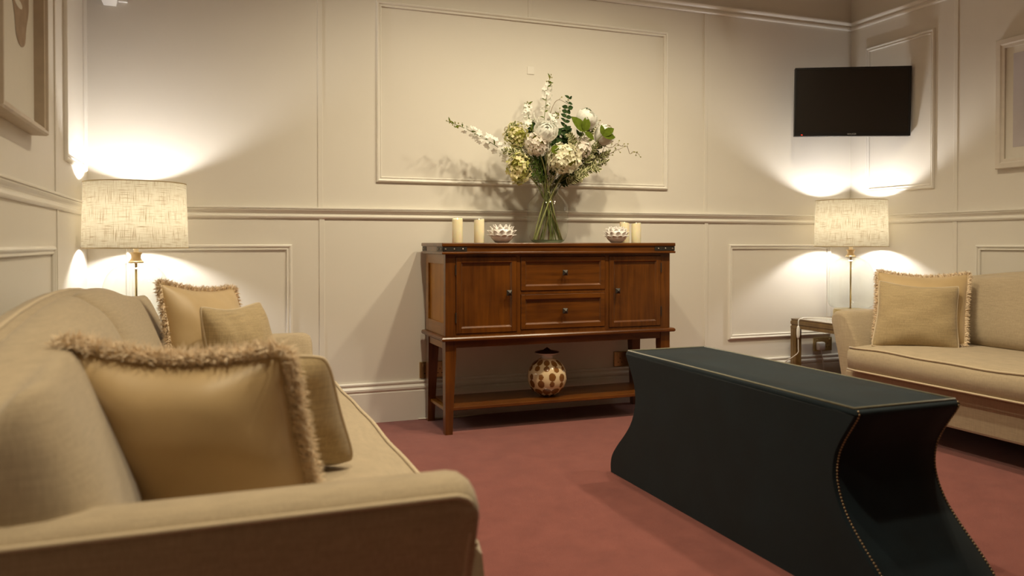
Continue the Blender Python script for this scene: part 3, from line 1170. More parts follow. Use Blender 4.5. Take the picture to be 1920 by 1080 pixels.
def draw_seed_head(t, at):
    """pale sepia botanical print: a pointed oval with lighter gaps"""
    bm = bmesh.new()
    ca, cz, ha, hz = 2.625, 1.745, .115, .265
    pts = []
    for i in range(48):
        q = 2 * PI * i / 48
        s = math.sin(q)
        wv = ha * abs(math.cos(q)) ** .8 * (1 + .10 * math.sin(q * 9)) * (1 if math.cos(q) > 0 else -1)
        pts.append(bm.verts.new(at(ca + wv, cz + hz * s)))
    bm.faces.new(pts)
    p = obj('print', bm, M['print_brown'], t)
    bm = bmesh.new()
    for (a, z, ra, rz) in ((-.055, .02, .020, .055), (-.015, -.05, .016, .075), (.03, -.03, .020, .08), (.06, .06, .018, .04), (0, .15, .03, .03), (-.03, -.15, .05, .012), (.025, .12, .012, .06)):
        vs = [bm.verts.new(at(ca + a + ra * math.cos(2 * PI * k / 14), cz + z + rz * math.sin(2 * PI * k / 14), .0006)) for k in range(14)]
        bm.faces.new(vs)
    obj('print_gaps', bm, M['mat'], p)


def draw_block(t, at):
    bm = bmesh.new()
    vs = [bm.verts.new(at(a, z)) for a, z in ((2.44, 1.415), (2.925, 1.415), (2.925, 1.90), (2.44, 1.90))]
    bm.faces.new(vs)
    obj('print', bm, M['print_lilac'], t)


picture('framed_picture', 'deep framed sepia botanical print on the left wall above the sofa', 'left', 2.235, 2.832, 1.252, 2.10, .050, .022, .012, M['frame'], draw_seed_head)
picture('framed_picture', 'cream framed picture with a plain lilac grey print on the right wall', 'right', 2.33, 3.015, 1.308, 1.985, .030, .050, .012, M['frame_white'], draw_block)


# ================================================================== SOCKETS, PLATE, SENSOR
def make_socket(label, x, z, dark=False):
    t = thing('wall_socket', label, 'socket', (x, YB, z), 0, 'brass double wall sockets')
    obj('plate', box(-.073, .073, -.011, 0, -.043, .043, .003, 2), M['brass'], t)
    for s in (-1, 1):
        obj('rocker', box(s * .036 - .008 + s * .014, s * .036 + .008 + s * .014, -.015, -.010, .016, .034, .002), M['brass'], t)
        bm = bmesh.new()
        for dx, dz, w_, h_ in ((0, .004, .004, .008), (-.011, -.018, .007, .004), (.011, -.018, .007, .004)):
            bx(bm, s * .036 + dx - w_ / 2, s * .036 + dx + w_ / 2, -.0116, -.0095, dz - h_ / 2, dz + h_ / 2)
        obj('pin_holes', bm, M['black'], t)
    return t


make_socket('brass double wall socket with a white plug, below the right corner lamp', 3.686, .270)
make_socket('brass double wall socket behind the left legs of the sideboard', 1.106, .254)
make_socket('brass double wall socket behind the right rear leg of the sideboard', 2.250, .252)

t = thing('blank_plate', 'small square wall plate painted like the wall above the flowers', 'plate', (1.662, YB, 1.866))
obj('cover_plate', box(-.021, .021, -.0035, 0, -.021, .021, .001), M['trim'], t)

t = thing('motion_sensor', 'white corner sensor near the ceiling above the left lamp, cut off by the frame', 'sensor', (-.405, YB, 2.00))
bm = bmesh.new()
loft(bm, [[(-.030, -.012, .000), (.022, -.012, .000), (.022, -.001, .000), (-.030, -.001, .000)],
          [(-.040, -.040, .022), (.030, -.040, .022), (.030, -.001, .022), (-.040, -.001, .022)],
          [(-.046, -.048, .07), (.034, -.048, .07), (.034, -.001, .07), (-.046, -.001, .07)],
          [(-.040, -.036, .115), (.030, -.036, .115), (.030, -.001, .115), (-.040, -.001, .115)]])
obj('housing', bm, M['plastic'], t)
obj('lens', sphere(bmesh.new(), (-.006, -.040, .052), .022, 14, 10, (1, .5, 1)), M['plastic'], t, smooth=True)
obj('side_bracket', box(.030, .070, -.020, -.001, .018, .10, .003), M['plastic'], t)

bm = tube(bmesh.new(), smooth_path([(1.02, 4.022, .006), (1.14, 4.005, .005), (1.24, 4.000, .005), (1.32, 4.012, .005), (1.40, 4.022, .006)], 5), .004, 6)
o = obj('floor_cable', bm, M['cord'], None, smooth=True)
o['label'] = 'thin cream cable lying on the carpet under the sideboard'
o['category'] = 'cable'


# ================================================================== THINGS ON THE SIDEBOARD
TOPZ = .920


def make_candle(label, x, y, h):
    t = thing('pillar_candle', label, 'candle', (x, y, TOPZ), random.uniform(0, 6), 'ivory pillar candles on the sideboard')
    r = .0265
    bm = bmesh.new()
    n = 28
    prof = [(r * .96, 0), (r, .003), (r, h * .5), (r, h - .006), (r * .96, h), (r * .88, h - .001), (r * .84, h - .010), (r * .5, h - .018), (.001, h - .019)]
    rings = []
    for q, z in prof:
        rings.append([(q * math.cos(2 * PI * i / n), q * math.sin(2 * PI * i / n),
                       z + (.0035 * math.cos(2 * PI * i / n + 1) if z > h * .7 else 0)) for i in range(n)])
    loft(bm, rings)
    auto_smooth(obj('wax_body', bm, M['wax'], t, smooth=True), 50)
    bm = lathe(bmesh.new(), [(.002, h - .019), (.0045, h - .014), (.0045, h - .008), (.002, h - .001), (.0004, h + .003)], 10)
    obj('flame_tip', bm, M['flame'], t, smooth=True)
    return t


make_candle('ivory pillar candle at the left end of the sideboard, the leftmost of four', 1.180, 3.85, .122)
make_candle('ivory pillar candle just left of the left petalled bowl', 1.2955, 3.85, .120)
make_candle('ivory pillar candle half behind the right petalled bowl', 2.155, 3.885, .112)
make_candle('ivory pillar candle at the right end of the sideboard, the rightmost of four', 2.228, 3.885, .109)


def petal_mesh(w, h, curl):
    """pointed ceramic petal, base at origin, rising along z, curling outward along +x"""
    bm = bmesh.new()
    rows = 6
    front, back = [], []
    for i in range(rows + 1):
        q = i / rows
        z = h * q
        x = curl * q ** 2.6
        wd = w * (math.sin(PI * (.22 + .78 * q) * .98) ** .7 if q < .999 else .05)
        front.append([(x - .12 * wd * abs(s) ** 2 * 2, s * wd, z) for s in (-1, -.5, 0, .5, 1)])
        back.append([(x - .003 - .12 * wd * abs(s) ** 2 * 2, s * wd * .96, z) for s in (-1, -.5, 0, .5, 1)])
    rings = [f + b[::-1] for f, b in zip(front, back)]
    loft(bm, rings)
    bmesh.ops.recalc_face_normals(bm, faces=bm.faces)
    me = bpy.data.meshes.new('petal')
    bm.to_mesh(me)
    bm.free()
    for p in me.polygons:
        p.use_smooth = True
    me.materials.append(M['ceramic'])
    return me


PETALS = [petal_mesh(.0185, .046, .016), petal_mesh(.0175, .044, .013), petal_mesh(.016, .040, .010), petal_mesh(.014, .034, .008)]


def make_bowl(label, x, y, k):
    t = thing('petalled_bowl', label, 'bowl', (x, y, TOPZ), 0, 'white ceramic petalled bowls')
    prof = [(.026, 0), (.034, .002), (.054, .022), (.062, .045), (.058, .066), (.046, .078), (.040, .074), (.050, .060), (.052, .042), (.030, .012), (.001, .010)]
    auto_smooth(obj('bowl_body', lathe(bmesh.new(), [(r * k, z * k) for r, z in prof], 32), M['ceramic'], t, smooth=True), 60)
    rows = [(.040, .010, 11, .55, 0), (.054, .026, 11, .28, 1), (.056, .044, 11, -.05, 0), (.048, .060, 9, -.30, 1)]
    for ri, (r, z, n, tilt, off) in enumerate(rows):
        for i in range(n):
            a = 2 * PI * (i + off * .5) / n + ri * .11
            o = link('petal', PETALS[ri], None, t)
            rot = Matrix.Rotation(a, 4, 'Z') @ Matrix.Translation((r * k, 0, z * k)) @ Matrix.Rotation(tilt, 4, 'Y') @ Matrix.Scale(k, 4)
            o.matrix_local = rot
    return t


make_bowl('white ceramic bowl covered in petals beside the left pair of candles', 1.408, 3.82, 1.0)
make_bowl('white ceramic bowl covered in petals in front of the right pair of candles', 2.064, 3.81, .93)

# ---- clear glass vase
VX, VY = 1.672, 3.84
t = thing('glass_vase', 'large clear glass vase holding the flowers on the sideboard', 'vase', (VX, VY, TOPZ))
prof = [(.066, .002), (.084, .010), (.098, .028), (.106, .055), (.108, .09), (.108, .13), (.108, .170), (.105, .196), (.094, .220), (.076, .242), (.061, .258), (.056, .272), (.060, .290), (.073, .309)]
prof = [(p.x, p.z) for p in smooth_path([(r, 0, z) for r, z in prof], 3)]
obj('glass_wall', lathe(bmesh.new(), prof, 56, cap0=False, cap1=False), M['glass'], t, smooth=True)
obj('glass_foot', lathe(bmesh.new(), [(.0, .0005), (.070, .0005), (.084, .008), (.090, .016), (.070, .012), (.0, .010)], 40), M['glass_base'], t, smooth=True)
obj('rim', tube(bmesh.new(), [(.073 * math.cos(a * PI / 28), .073 * math.sin(a * PI / 28), .309) for a in range(56)], .0016, 6, closed=True), M['glass'], t, smooth=True)


# ---- spotted round jar on the low shelf
def make_jar():
    t = thing('lidded_jar', 'round cream jar with tan hourglass spots and a flat brown lid on the low shelf', 'jar', (1.645, 3.785, .127))
    R = .1035
    bm = bmesh.new()
    nu, nv = 192, 110
    cl = bm.loops.layers.color.new('glaze')
    cz = R * .955
    v0, v1 = -math.asin(.955) + .02, math.asin(.945)
    grid = []
    for j in range(nv + 1):
        la = v0 + (v1 - v0) * j / nv
        grid.append([bm.verts.new((R * math.cos(la) * math.cos(2 * PI * i / nu), R * math.cos(la) * math.sin(2 * PI * i / nu), cz + R * math.sin(la) * .985)) for i in range(nu)])

    def spot_at(ph, la):
        n = 11
        for row, lc in enumerate((-.86, -.08, .70)):
            for off in (0,):
                c = (ph / (2 * PI) * n + .5 * (row % 2)) % 1.0 - .5
                k = int(math.floor(ph / (2 * PI) * n + .5 * (row % 2))) % n
                rn = random.Random(k * 7 + row * 31)
                big = rn.choice((-1, 1))
                x = c * 2 * PI / n * math.cos(lc) * .98
                y = la - lc - rn.uniform(-.05, .05)
                r_b, r_s = .18, .128
                yb, ys = -big * .17, big * .20
                if (x / r_b) ** 2 + ((y - yb) / (r_b * 1.15)) ** 2 < 1 or (x / r_s) ** 2 + ((y - ys) / (r_s * 1.2)) ** 2 < 1:
                    return True
                lo, hi = min(yb, ys), max(yb, ys)
                if lo < y < hi and abs(x) < .028 + .9 * (abs(y - (ys * .55 + yb * .45)) ** 2):
                    return True
        return False

    cr, tn = (.84, .74, .59, 1), (.47, .30, .14, 1)
    spots = [[spot_at(2 * PI * i / nu, v0 + (v1 - v0) * j / nv) for i in range(nu)] for j in range(nv + 1)]
    for j in range(nv):
        for i in range(nu):
            i2 = (i + 1) % nu
            f = bm.faces.new((grid[j][i], grid[j][i2], grid[j + 1][i2], grid[j + 1][i]))
            for l, (a, b) in zip(f.loops, ((j, i), (j, i2), (j + 1, i2), (j + 1, i))):
                l[cl] = tn if spots[a][b] else cr
    bm.faces.new(grid[0][::-1])
    o = obj('jar_body', bm, M['glaze'], t, smooth=True)
    zt = cz + R * .985 * math.sin(v1)
    auto_smooth(obj('neck', lathe(bmesh.new(), [(.034, zt - .003), (.029, zt + .003), (.028, zt + .012), (.036, zt + .018), (.064, zt + .026), (.066, zt + .029), (.058, zt + .0295), (.0, zt + .0285)], 40), M['ceramic'], t, smooth=True), 50)
    auto_smooth(obj('lid', lathe(bmesh.new(), [(.0, zt + .029), (.062, zt + .030), (.064, zt + .033), (.050, zt + .037), (.022, zt + .042), (.010, zt + .050), (.001, zt + .056)], 40), M['lid'], t, smooth=True), 50)


make_jar()

# ================================================================== FLOWERS
# positions on a chart of the arrangement: p right, q up in units of ~3 mm from the vase foot; dy towards the wall
def at(u, v, dy=0.0):
    return Vector((1.560 + (u - 990) * .00306, VY + dy, TOPZ + (455.3 - v) * .0028))


RND = random.Random(42)


def stem_route(head, dy, bottom_u, cross=None):
    """from the vase foot through the neck to the flower head"""
    bu = 1026 + (bottom_u - 1026) * 1.7
    b = at(bu, 450, RND.uniform(-.04, .04))
    d = Vector((b.x - VX, b.y - VY, 0))
    if d.length > .078:
        d = d.normalized() * .078
    b = Vector((VX + d.x, VY + d.y, TOPZ + .016))
    nk = Vector((VX + (head.x - VX) * .10 - d.x * .10 + RND.uniform(-.02, .02), VY + RND.uniform(-.025, .025), TOPZ + .27))
    md = b.lerp(nk, .5) + Vector((RND.uniform(-.006, .006), RND.uniform(-.01, .01), 0))
    h2 = nk.lerp(head, .5) + Vector((0, -.01, .015))
    return smooth_path([b, md, nk, h2, head], 5)


def base_of(path):
    return Vector(path[0])


def floret(bm, c, n, s, rnd, petals=4, cup=.35):
    n = n.normalized()
    a = n.orthogonal().normalized()
    b = n.cross(a)
    ro = rnd.uniform(0, PI)
    for k in range(petals):
        q = ro + 2 * PI * k / petals
        d = a * math.cos(q) + b * math.sin(q)
        e = n.cross(d)
        w_ = s * (.62 if petals == 4 else .5)
        p0 = c + n * s * .05
        vs = [p0, c + d * s * .55 + e * w_ * .75 + n * s * cup * .6, c + d * s * 1.05 + n * s * cup * rnd.uniform(.5, 1.2), c + d * s * .55 - e * w_ * .75 + n * s * cup * .6]
        try:
            bm.faces.new([bm.verts.new(v) for v in vs])
        except ValueError:
            pass


def finish(name, bm, mat, parent, base):
    me = bpy.data.meshes.new(name)
    bmesh.ops.translate(bm, vec=-base, verts=bm.verts)
    bm.to_mesh(me)
    bm.free()
    return link(name, me, mat, parent)


def hydrangea(label, u, v, dy, r, bottom, mat, seed, n=120, size=.014, squash=(1, 1, 1), core=None, mat2=None, spreadr=(.86, 1.04)):
    rnd = random.Random(seed)
    c = at(u, v, dy)
    path = stem_route(c, dy, bottom)
    b = base_of(path)
    t = thing('hydrangea', label, 'flower', b, 0, 'flowers in the glass vase')
    finish('stem', tube(bmesh.new(), path, .0042, 7, .0034), M['stem_pale'], t, b)
    bm = bmesh.new()
    sphere(bm, c, r * .74, 14, 10, squash)
    finish('flower_core', bm, core or M['bud'], t, b)
    bm = bmesh.new()
    bm2 = bmesh.new()
    ga = PI * (3 - 5 ** .5)
    for i in range(n):
        z = 1 - 2 * (i + .5) / n
        rr = math.sqrt(1 - z * z)
        d = Vector((rr * math.cos(ga * i) * squash[0], rr * math.sin(ga * i) * squash[1], z * squash[2]))
        p = c + d * r * rnd.uniform(*spreadr)
        nn = (d + Vector((rnd.gauss(0, .25), rnd.gauss(0, .25), rnd.gauss(0, .25)))).normalized()
        floret(bm2 if mat2 and rnd.random() < .4 else bm, p, nn, size * rnd.uniform(.8, 1.15), rnd)
    stuff(finish('blossoms', bm, mat, t, b))
    if mat2:
        stuff(finish('outer_blossoms', bm2, mat2, t, b))
    else:
        bm2.free()
    return t


def peony(label, u, v, dy, r, bottom, seed, face):
    rnd = random.Random(seed)
    c = at(u, v, dy)
    path = stem_route(c - Vector((0, 0, r * .5)), dy, bottom)
    b = base_of(path)
    t = thing('peony', label, 'flower', b, 0, 'flowers in the glass vase')
    finish('stem', tube(bmesh.new(), path, .0042, 7, .0034), M['stem'], t, b)
    ax = Vector(face).normalized()
    a0 = ax.orthogonal().normalized()
    b0 = ax.cross(a0)
    for layer, (n, rr, top) in enumerate(((4, .58, 1.35), (6, .76, 1.12), (7, .92, .80), (7, 1.06, .40))):
        for k in range(n):
            q = 2 * PI * (k + .5 * layer) / n + rnd.uniform(-.2, .2)
            jr = rnd.uniform(.92, 1.08)
            bm = bmesh.new()
            rows = []
            for i in range(7):
                lat = -1.3 + (1.3 + top) * i / 6
                wd = (2 * PI / n) * (.55 + .35 * math.sin(PI * i / 6))
                row = []
                for j in range(7):
                    e = j / 6 * 2 - 1
                    lo = q + wd * e * .8
                    ruffle = (i / 6) ** 3 * (.07 * math.sin(j * 2.4 + k * 1.7) + .06)
                    R_ = r * rr * jr * (1 + ruffle - .05 * e * e)
                    la = lat - .16 * (i / 6) ** 2 * e * e + .05 * (i / 6) ** 4 * math.sin(j * 3 + k)
                    d = (a0 * math.cos(lo) + b0 * math.sin(lo)) * math.cos(la) + ax * math.sin(la)
                    row.append(bm.verts.new(c + d * R_))
                rows.append(row)
            for i in range(6):
                for j in range(6):
                    bm.faces.new((rows[i][j], rows[i][j + 1], rows[i + 1][j + 1], rows[i + 1][j]))
            for f in bm.faces:
                f.smooth = True
            finish('petal', bm, M['white'], t, b)
    return t


def leaf_geo(bm, p, d, n, ln, w_, bend=.25, fold=.15, edged=False):
    """oval leaf from p along d with normal n; edged leaves carry a second material along the margin"""
    d = d.normalized()
    s = d.cross(n)
    s = s.normalized() if s.length > 1e-4 else d.orthogonal().normalized()
    n = s.cross(d).normalized()
    K = 5
    offs = (-1, -.62, 0, .62, 1) if edged else (-1, 0, 1)
    cols = [[] for _ in offs]
    for i in range(K + 1):
        q = i / K
        wd = w_ * math.sin(PI * min(1, q * .92 + .08)) ** .8 if 0 < i < K else .0005
        c = p + d * ln * q - n * ln * bend * q * q
        for col, o in zip(cols, offs):
            col.append(bm.verts.new(c + s * wd / 2 * o + n * wd * fold * abs(o)))
    for i in range(K):
        for k in range(len(offs) - 1):
            f = bm.faces.new((cols[k][i], cols[k + 1][i], cols[k + 1][i + 1], cols[k][i + 1]))
            if edged and (k in (0, 3) or i == K - 1):
                f.material_index = 1


def delphinium(label, pts, bottom, seed, n=46, s=.0175):
    rnd = random.Random(seed)
    P = [at(*p) for p in pts]
    path = stem_route(P[0], 0, bottom)
    spine = smooth_path(P, 8)
    b = base_of(path)
    t = thing('delphinium_spray', label, 'flower', b, 0, 'flowers in the glass vase')
    bm = tube(bmesh.new(), path[:-1] + spine, .0026, 6, .0012)
    finish('stem', bm, M['stem'], t, b)
    bm = bmesh.new()
    bud = bmesh.new()
    lf = bmesh.new()
    m = len(spine)
    for i in range(n):
        q = i / n
        f = q * (m - 1)
        k = int(f)
        p = spine[k].lerp(spine[min(k + 1, m - 1)], f - k)
        d = Vector((rnd.gauss(0, 1), rnd.gauss(0, .7), rnd.gauss(0, 1))).normalized()
        off = (.032 * (1 - q) + .010)
        if q < .78:
            floret(bm, p + d * off, d + Vector((0, -.6, .1)), s * (1.1 - .45 * q) * rnd.uniform(.8, 1.2), rnd, 5)
        else:
            sphere(bud, p + d * off * .8, .0042 * (1.35 - q * .6), 6, 5)
        if i % 5 == 0:
            leaf_geo(lf, p, d + Vector((0, -.2, .6)), Vector((0, -1, .3)), .028, .008)
    stuff(finish('blossoms', bm, M['white'], t, b))
    stuff(finish('buds', bud, M['bud'], t, b))
    stuff(finish('small_leaves', lf, M['leaf'], t, b))
    return t


def branch(name, label, pts, bottom, mat, seed, n=14, ln=.03, w_=.022, rs=.0018, pair=True, stem_mat=None, spread=.8, each=True, bend=.25):
    rnd = random.Random(seed)
    P = [at(*p) for p in pts]
    path = stem_route(P[0], 0, bottom)
    spine = smooth_path(P, 6)
    b = base_of(path)
    t = thing(name, label, 'foliage', b, 0, 'greenery in the glass vase')
    finish('stem', tube(bmesh.new(), path[:-1] + spine, rs * 1.2, 6, rs * .5), stem_mat or M['stem'], t, b)
    m = len(spine)
    joined = bmesh.new()
    for i in range(n):
        q = (i + .5) / n
        f = q * (m - 1)
        k = int(f)
        p = spine[k].lerp(spine[min(k + 1, m - 1)], f - k)
        tg = (spine[min(k + 1, m - 1)] - spine[max(k - 1, 0)]).normalized()
        for s in ((-1, 1) if pair else (rnd.choice((-1, 1)),)):
            side = tg.cross(Vector((0, -1, 0))) * s
            d = (side * spread + tg * .6 + Vector((rnd.gauss(0, .25), rnd.gauss(0, .45), rnd.gauss(0, .25))))
            nn = Vector((rnd.gauss(0, .4), -1, rnd.gauss(0.3, .4)))
            sc = (1.1 - .35 * q) * rnd.uniform(.8, 1.15)
            if each:
                bm = bmesh.new()
                leaf_geo(bm, p, d, nn, ln * sc, w_ * sc, bend)
                finish('leaf', bm, mat, t, b)
            else:
                leaf_geo(joined, p, d, nn, ln * sc, w_ * sc, bend, edged=mat is M['leaf_var'])
    if each:
        joined.free()
    else:
        lv = stuff(finish('leaves', joined, mat, t, b))
        if mat is M['leaf_var']:
            lv.data.materials.append(M['leaf_rim'])
    return t


# flower heads
hydrangea('large cream hydrangea at the centre front, just above the vase', 1046, 299, -.075, .090, 1012, M['cream'], 1, 150, .0185, (1, .8, .84))
hydrangea('pale blush hydrangea left of centre, just below the left white peony', 997, 274, -.060, .058, 1040, M['blush'], 2, 95, .0150)
hydrangea('small pale blush hydrangea just right of and above the large cream one', 1082, 277, -.060, .049, 1006, M['blush'], 3, 85, .0145)
hydrangea('lime and cream hydrangea drooping low on the left of the flowers', 966, 320, -.05, .066, 1048, M['lime_cream'], 4, 130, .0155, (.86, .8, 1.2), None, M['lime'], (.72, 1.12))
hydrangea('lime green hydrangea high on the left, outside the left white peony', 970, 258, .0, .066, 1044, M['lime'], 5, 230, .0090, (1, .8, 1.0), None, M['lime_cream'], (.62, 1.2))
peony('round white peony left of centre, above a blush hydrangea', 1011, 251, -.085, .054, 1030, 6, (-.1, -.85, .5))
peony('white peony high on the right, the upper of the two right ones', 1092, 221, -.06, .057, 1020, 7, (.4, -.6, .7))
peony('white peony far right, partly covered by an olive leaf', 1128, 250, -.05, .054, 1010, 8, (.6, -.6, .5))
# sprays
delphinium('long white blossom spray reaching far out to the left', [(972, 312, -.02), (940, 283, .0), (912, 264, .02), (880, 247, .03), (849, 235, .04)], 1050, 9, 90)
delphinium('tallest white blossom spray rising at the top of the flowers', [(1020, 262, .01), (1024, 225, .03), (1031, 185, .05), (1036, 155, .06), (1041, 136, .06)], 1028, 10, 70)
delphinium('shorter white blossom spray left of the tallest one', [(1003, 245, .03), (999, 222, .05), (998, 205, .06), (999, 190, .06)], 1034, 11, 54)
delphinium('short white blossom sprig behind the right of the tallest spray', [(1035, 262, .03), (1040, 240, .05), (1048, 222, .06), (1056, 208, .06)], 1030, 12, 60)
# greenery
branch('eucalyptus_branch', 'dark eucalyptus branch standing tall right of the blossom sprays', [(1050, 300, .0), (1058, 255, .03), (1066, 215, .03), (1072, 176, .03)], 1014, M['leaf_dark'], 20, 13, .036, .028)
branch('eucalyptus_branch', 'dark eucalyptus branch in the middle between the white peonies', [(1040, 310, -.01), (1044, 275, .0), (1042, 248, .01), (1034, 232, .02)], 1042, M['leaf_dark'], 21, 12, .042, .034)
branch('eucalyptus_branch', 'dark eucalyptus branch bending right behind the upper right peony', [(1070, 290, .03), (1088, 255, .05), (1106, 222, .05), (1113, 196, .05)], 1018, M['leaf_dark'], 22, 11, .032, .024)
branch('eucalyptus_branch', 'dark eucalyptus branch filling the centre behind the cream hydrangea', [(1030, 330, .0), (1052, 295, .01), (1064, 262, .0), (1060, 240, -.01)], 1008, M['leaf_dark'], 23, 13, .044, .034)
branch('eucalyptus_branch', 'dark leafy branch at the left behind the left white peony', [(1020, 320, .03), (1012, 280, .04), (1004, 250, .04), (1003, 228, .04)], 1036, M['leaf_dark'], 24, 11, .034, .028)
for lab, u, v, leaves, sd in (
        ('broad olive leaf cluster below the upper right peony', 1078, 250, [(-.75, .9, .105, .060), (.2, .95, .085, .05), (.9, -.5, .07, .035)], 30),
        ('three broad olive leaves lying over the far right peony', 1112, 254, [(-.05, 1.0, .055, .032), (.95, .55, .082, .042), (1.0, -.05, .080, .042)], 31),
        ('single olive leaf tucked between the centre hydrangeas', 1017, 290, [(.85, .6, .055, .045)], 32)):
    p0 = at(u, v, -.115)
    path = stem_route(p0, 0, 1020 + sd % 5 * 6)
    b = base_of(path)
    t = thing('leaf_sprig', lab, 'foliage', b, 0, 'greenery in the glass vase')
    finish('stem', tube(bmesh.new(), path, .0026, 6, .0018), M['stem'], t, b)
    for dx, dz, ln, w_ in leaves:
        bm = bmesh.new()
        leaf_geo(bm, p0, Vector((dx, -.12, dz)), Vector((.1, -1, .25)), ln, w_, .2, .1)
        for f in bm.faces:
            f.smooth = True
        finish('leaf', bm, M['leaf'], t, b)
# cream-edged foliage
VAR = [([(1085, 318, -.02), (1110, 300, -.03), (1132, 286, -.02), (1146, 280, .0)], 'cream edged leafy sprig reaching right below the far right peony'),
       ([(1080, 322, -.03), (1102, 312, -.04), (1122, 304, -.03), (1138, 300, -.01)], 'cream edged leafy sprig low on the right of the cream hydrangea'),
       ([(1070, 330, -.04), (1088, 324, -.05), (1104, 316, -.05), (1118, 316, -.04)], 'cream edged leafy sprig lowest on the right, near the vase rim'),
       ([(1090, 305, -.04), (1100, 285, -.06), (1112, 270, -.06), (1126, 262, -.05)], 'cream edged leafy sprig beside the small blush hydrangea'),
       ([(1072, 300, -.03), (1066, 275, -.07), (1060, 262, -.08), (1056, 255, -.08)], 'cream edged sprig upright between the two blush hydrangeas'),
       ([(1092, 280, -.03), (1096, 255, -.05), (1100, 240, -.05), (1106, 235, -.04)], 'cream edged sprig just below the upper right peony'),
       ([(990, 310, -.02), (975, 290, -.03), (964, 270, -.02), (956, 250, .0), (968, 236, .01)], 'cream edged sprig curving up on the left of the lime hydrangeas'),
       ([(985, 315, -.05), (968, 298, -.06), (955, 290, -.05), (946, 288, -.03)], 'cream edged sprig between the two lime hydrangeas'),
       ([(1060, 345, -.03), (1066, 338, -.05), (1074, 333, -.06), (1082, 334, -.06)], 'short cream edged sprig touching the right side of the vase rim')]
for k, (pts, lab) in enumerate(VAR):
    branch('variegated_sprig', lab, pts, 1002 + (k * 7) % 50, M['leaf_var'], 40 + k, 24, .033, .014, .0014, each=False, spread=.8)
for k, (pts, lab, mm) in enumerate([
        ([(1058, 330, .02), (1064, 300, .03), (1066, 275, .03), (1070, 258, .03)], 'dark green sprig between the cream and the small blush hydrangea', M['leaf_dark']),
        ([(1000, 335, .03), (984, 305, .04), (978, 285, .04), (982, 268, .04)], 'dark green sprig behind the two lime hydrangeas', M['leaf_dark']),
        ([(1020, 345, .0), (1016, 325, -.01), (1014, 308, -.02), (1012, 298, -.02)], 'dark green sprig below the left blush hydrangea', M['leaf_dark']),
        ([(1040, 345, .0), (1058, 338, -.01), (1072, 332, -.01), (1084, 330, .0)], 'dark green sprig under the cream hydrangea by the rim', M['leaf_dark']),
        ([(1078, 312, .01), (1106, 297, .02), (1128, 288, .02), (1144, 284, .02)], 'dark green sprig behind the right cream edged foliage', M['leaf_dark']),
        ([(1072, 325, .0), (1092, 318, .01), (1110, 310, .01), (1126, 306, .01)], 'dark green sprig low on the right behind the foliage', M['leaf_dark']),
        ([(1050, 345, -.01), (1065, 335, -.02), (1080, 325, -.02), (1092, 322, -.02)], 'dark green sprig just over the right vase rim', M['leaf_dark']),
        ([(1100, 300, .02), (1118, 282, .03), (1130, 268, .03), (1140, 262, .03)], 'olive sprig behind the far right peony', M['leaf_fern'])]):
    branch('leafy_sprig', lab, pts, 1010 + k * 9, mm, 60 + k, 22, .032, .015, .0014, each=False)
for k, (pts, lab) in enumerate([
        ([(1016, 340, -.03), (1004, 318, -.05), (994, 304, -.06), (990, 296, -.06)], 'feathery fern frond left of the cream hydrangea'),
        ([(1012, 345, -.03), (998, 330, -.05), (988, 318, -.05), (984, 310, -.05)], 'feathery fern frond low on the left above the vase rim'),
        ([(1022, 342, .0), (1012, 322, .01), (1006, 304, .01), (1004, 292, .01)], 'feathery fern frond behind the other two fronds')]):
    branch('fern_frond', lab, pts, 1040 + k * 4, M['leaf_fern'], 70 + k, 24, .034, .005, .0016, each=False, bend=.1)


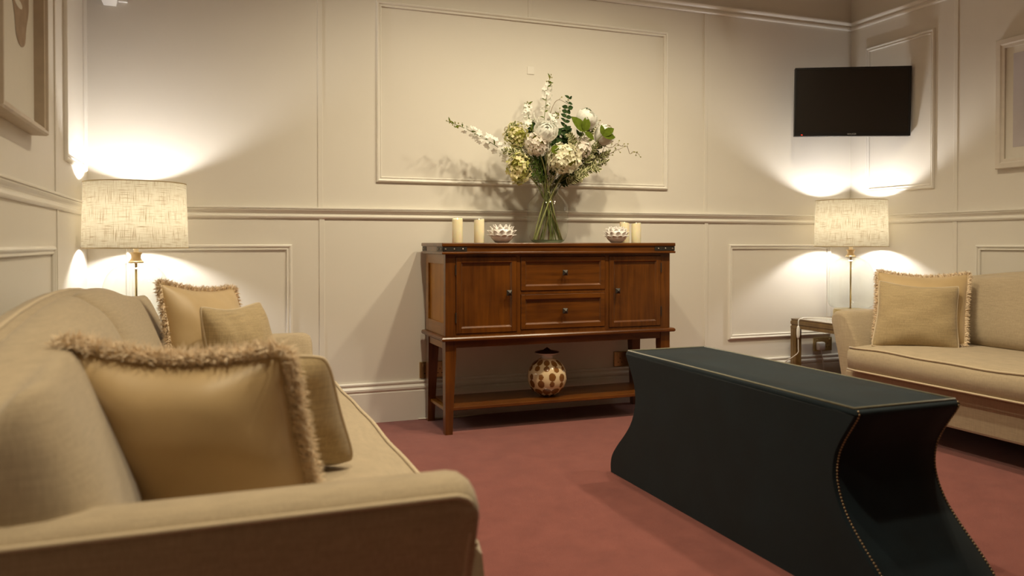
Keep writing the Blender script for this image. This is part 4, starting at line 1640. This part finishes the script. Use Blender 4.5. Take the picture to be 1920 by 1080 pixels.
def twig(label, pts, bottom, seed, buds=5):
    rnd = random.Random(seed)
    P = [at(*p) for p in pts]
    path = stem_route(P[0], 0, bottom)
    b = base_of(path)
    t = thing('twisted_twig', label, 'twig', b, 0, 'twigs in the glass vase')
    sp = smooth_path(P, 6)
    finish('stem', tube(bmesh.new(), path[:-1] + sp, .0020, 6, .0011), M['twig'], t, b)
    bm = bmesh.new()
    m = len(sp)
    for i in range(buds):
        p = sp[int((.25 + .75 * i / max(1, buds - 1)) * (m - 1))]
        d = Vector((rnd.uniform(-.3, 1), rnd.uniform(-.5, .5), rnd.uniform(-1, 1))).normalized()
        tube(bm, [p, p + d * .012, p + d * .018 + Vector((.004, 0, .002))], .0010, 5, .0007)
        sphere(bm, p + d * .019 + Vector((.004, 0, .002)), .0034, 6, 5, (1.3, 1, .9))
    stuff(finish('buds', bm, M['bud'], t, b))
    return t


twig('longest twisted twig reaching out to the far right', [(1120, 268, .0), (1140, 268, .02), (1150, 270, .03), (1158, 268, .03), (1167, 261, .04), (1176, 265, .04), (1190, 265, .05), (1196, 279, .05), (1203, 274, .05), (1212, 276, .06), (1217, 279, .06)], 1012, 80, 9)
twig('twisted twig on the right beside the far right peony', [(1112, 232, .03), (1124, 222, .04), (1130, 220, .05), (1136, 230, .05), (1142, 232, .05), (1148, 224, .05), (1158, 228, .05)], 1020, 81, 5)
twig('short budded twig right of the far right peony', [(1130, 285, .0), (1139, 262, .0), (1145, 255, .01), (1152, 249, .01)], 1026, 82, 4)
twig('curled twig arching at the top beside the tall eucalyptus', [(1030, 250, .03), (1038, 212, .05), (1046, 190, .05), (1055, 182, .05), (1063, 186, .04), (1068, 190, .03)], 1036, 83, 3)
twig('curled twig in the middle below the top arch', [(1035, 255, .03), (1042, 225, .05), (1040, 212, .06), (1048, 207, .06), (1058, 205, .05)], 1030, 84, 3)
twig('leafy tipped twig low on the right over the longest twig', [(1120, 290, .0), (1140, 288, .01), (1152, 281, .02), (1162, 275, .02), (1175, 270, .03)], 1016, 85, 7)
twig('thin curled twig at the upper left of the flowers', [(985, 280, .02), (965, 250, .03), (956, 240, .04), (952, 246, .04), (956, 252, .04)], 1046, 86, 3)
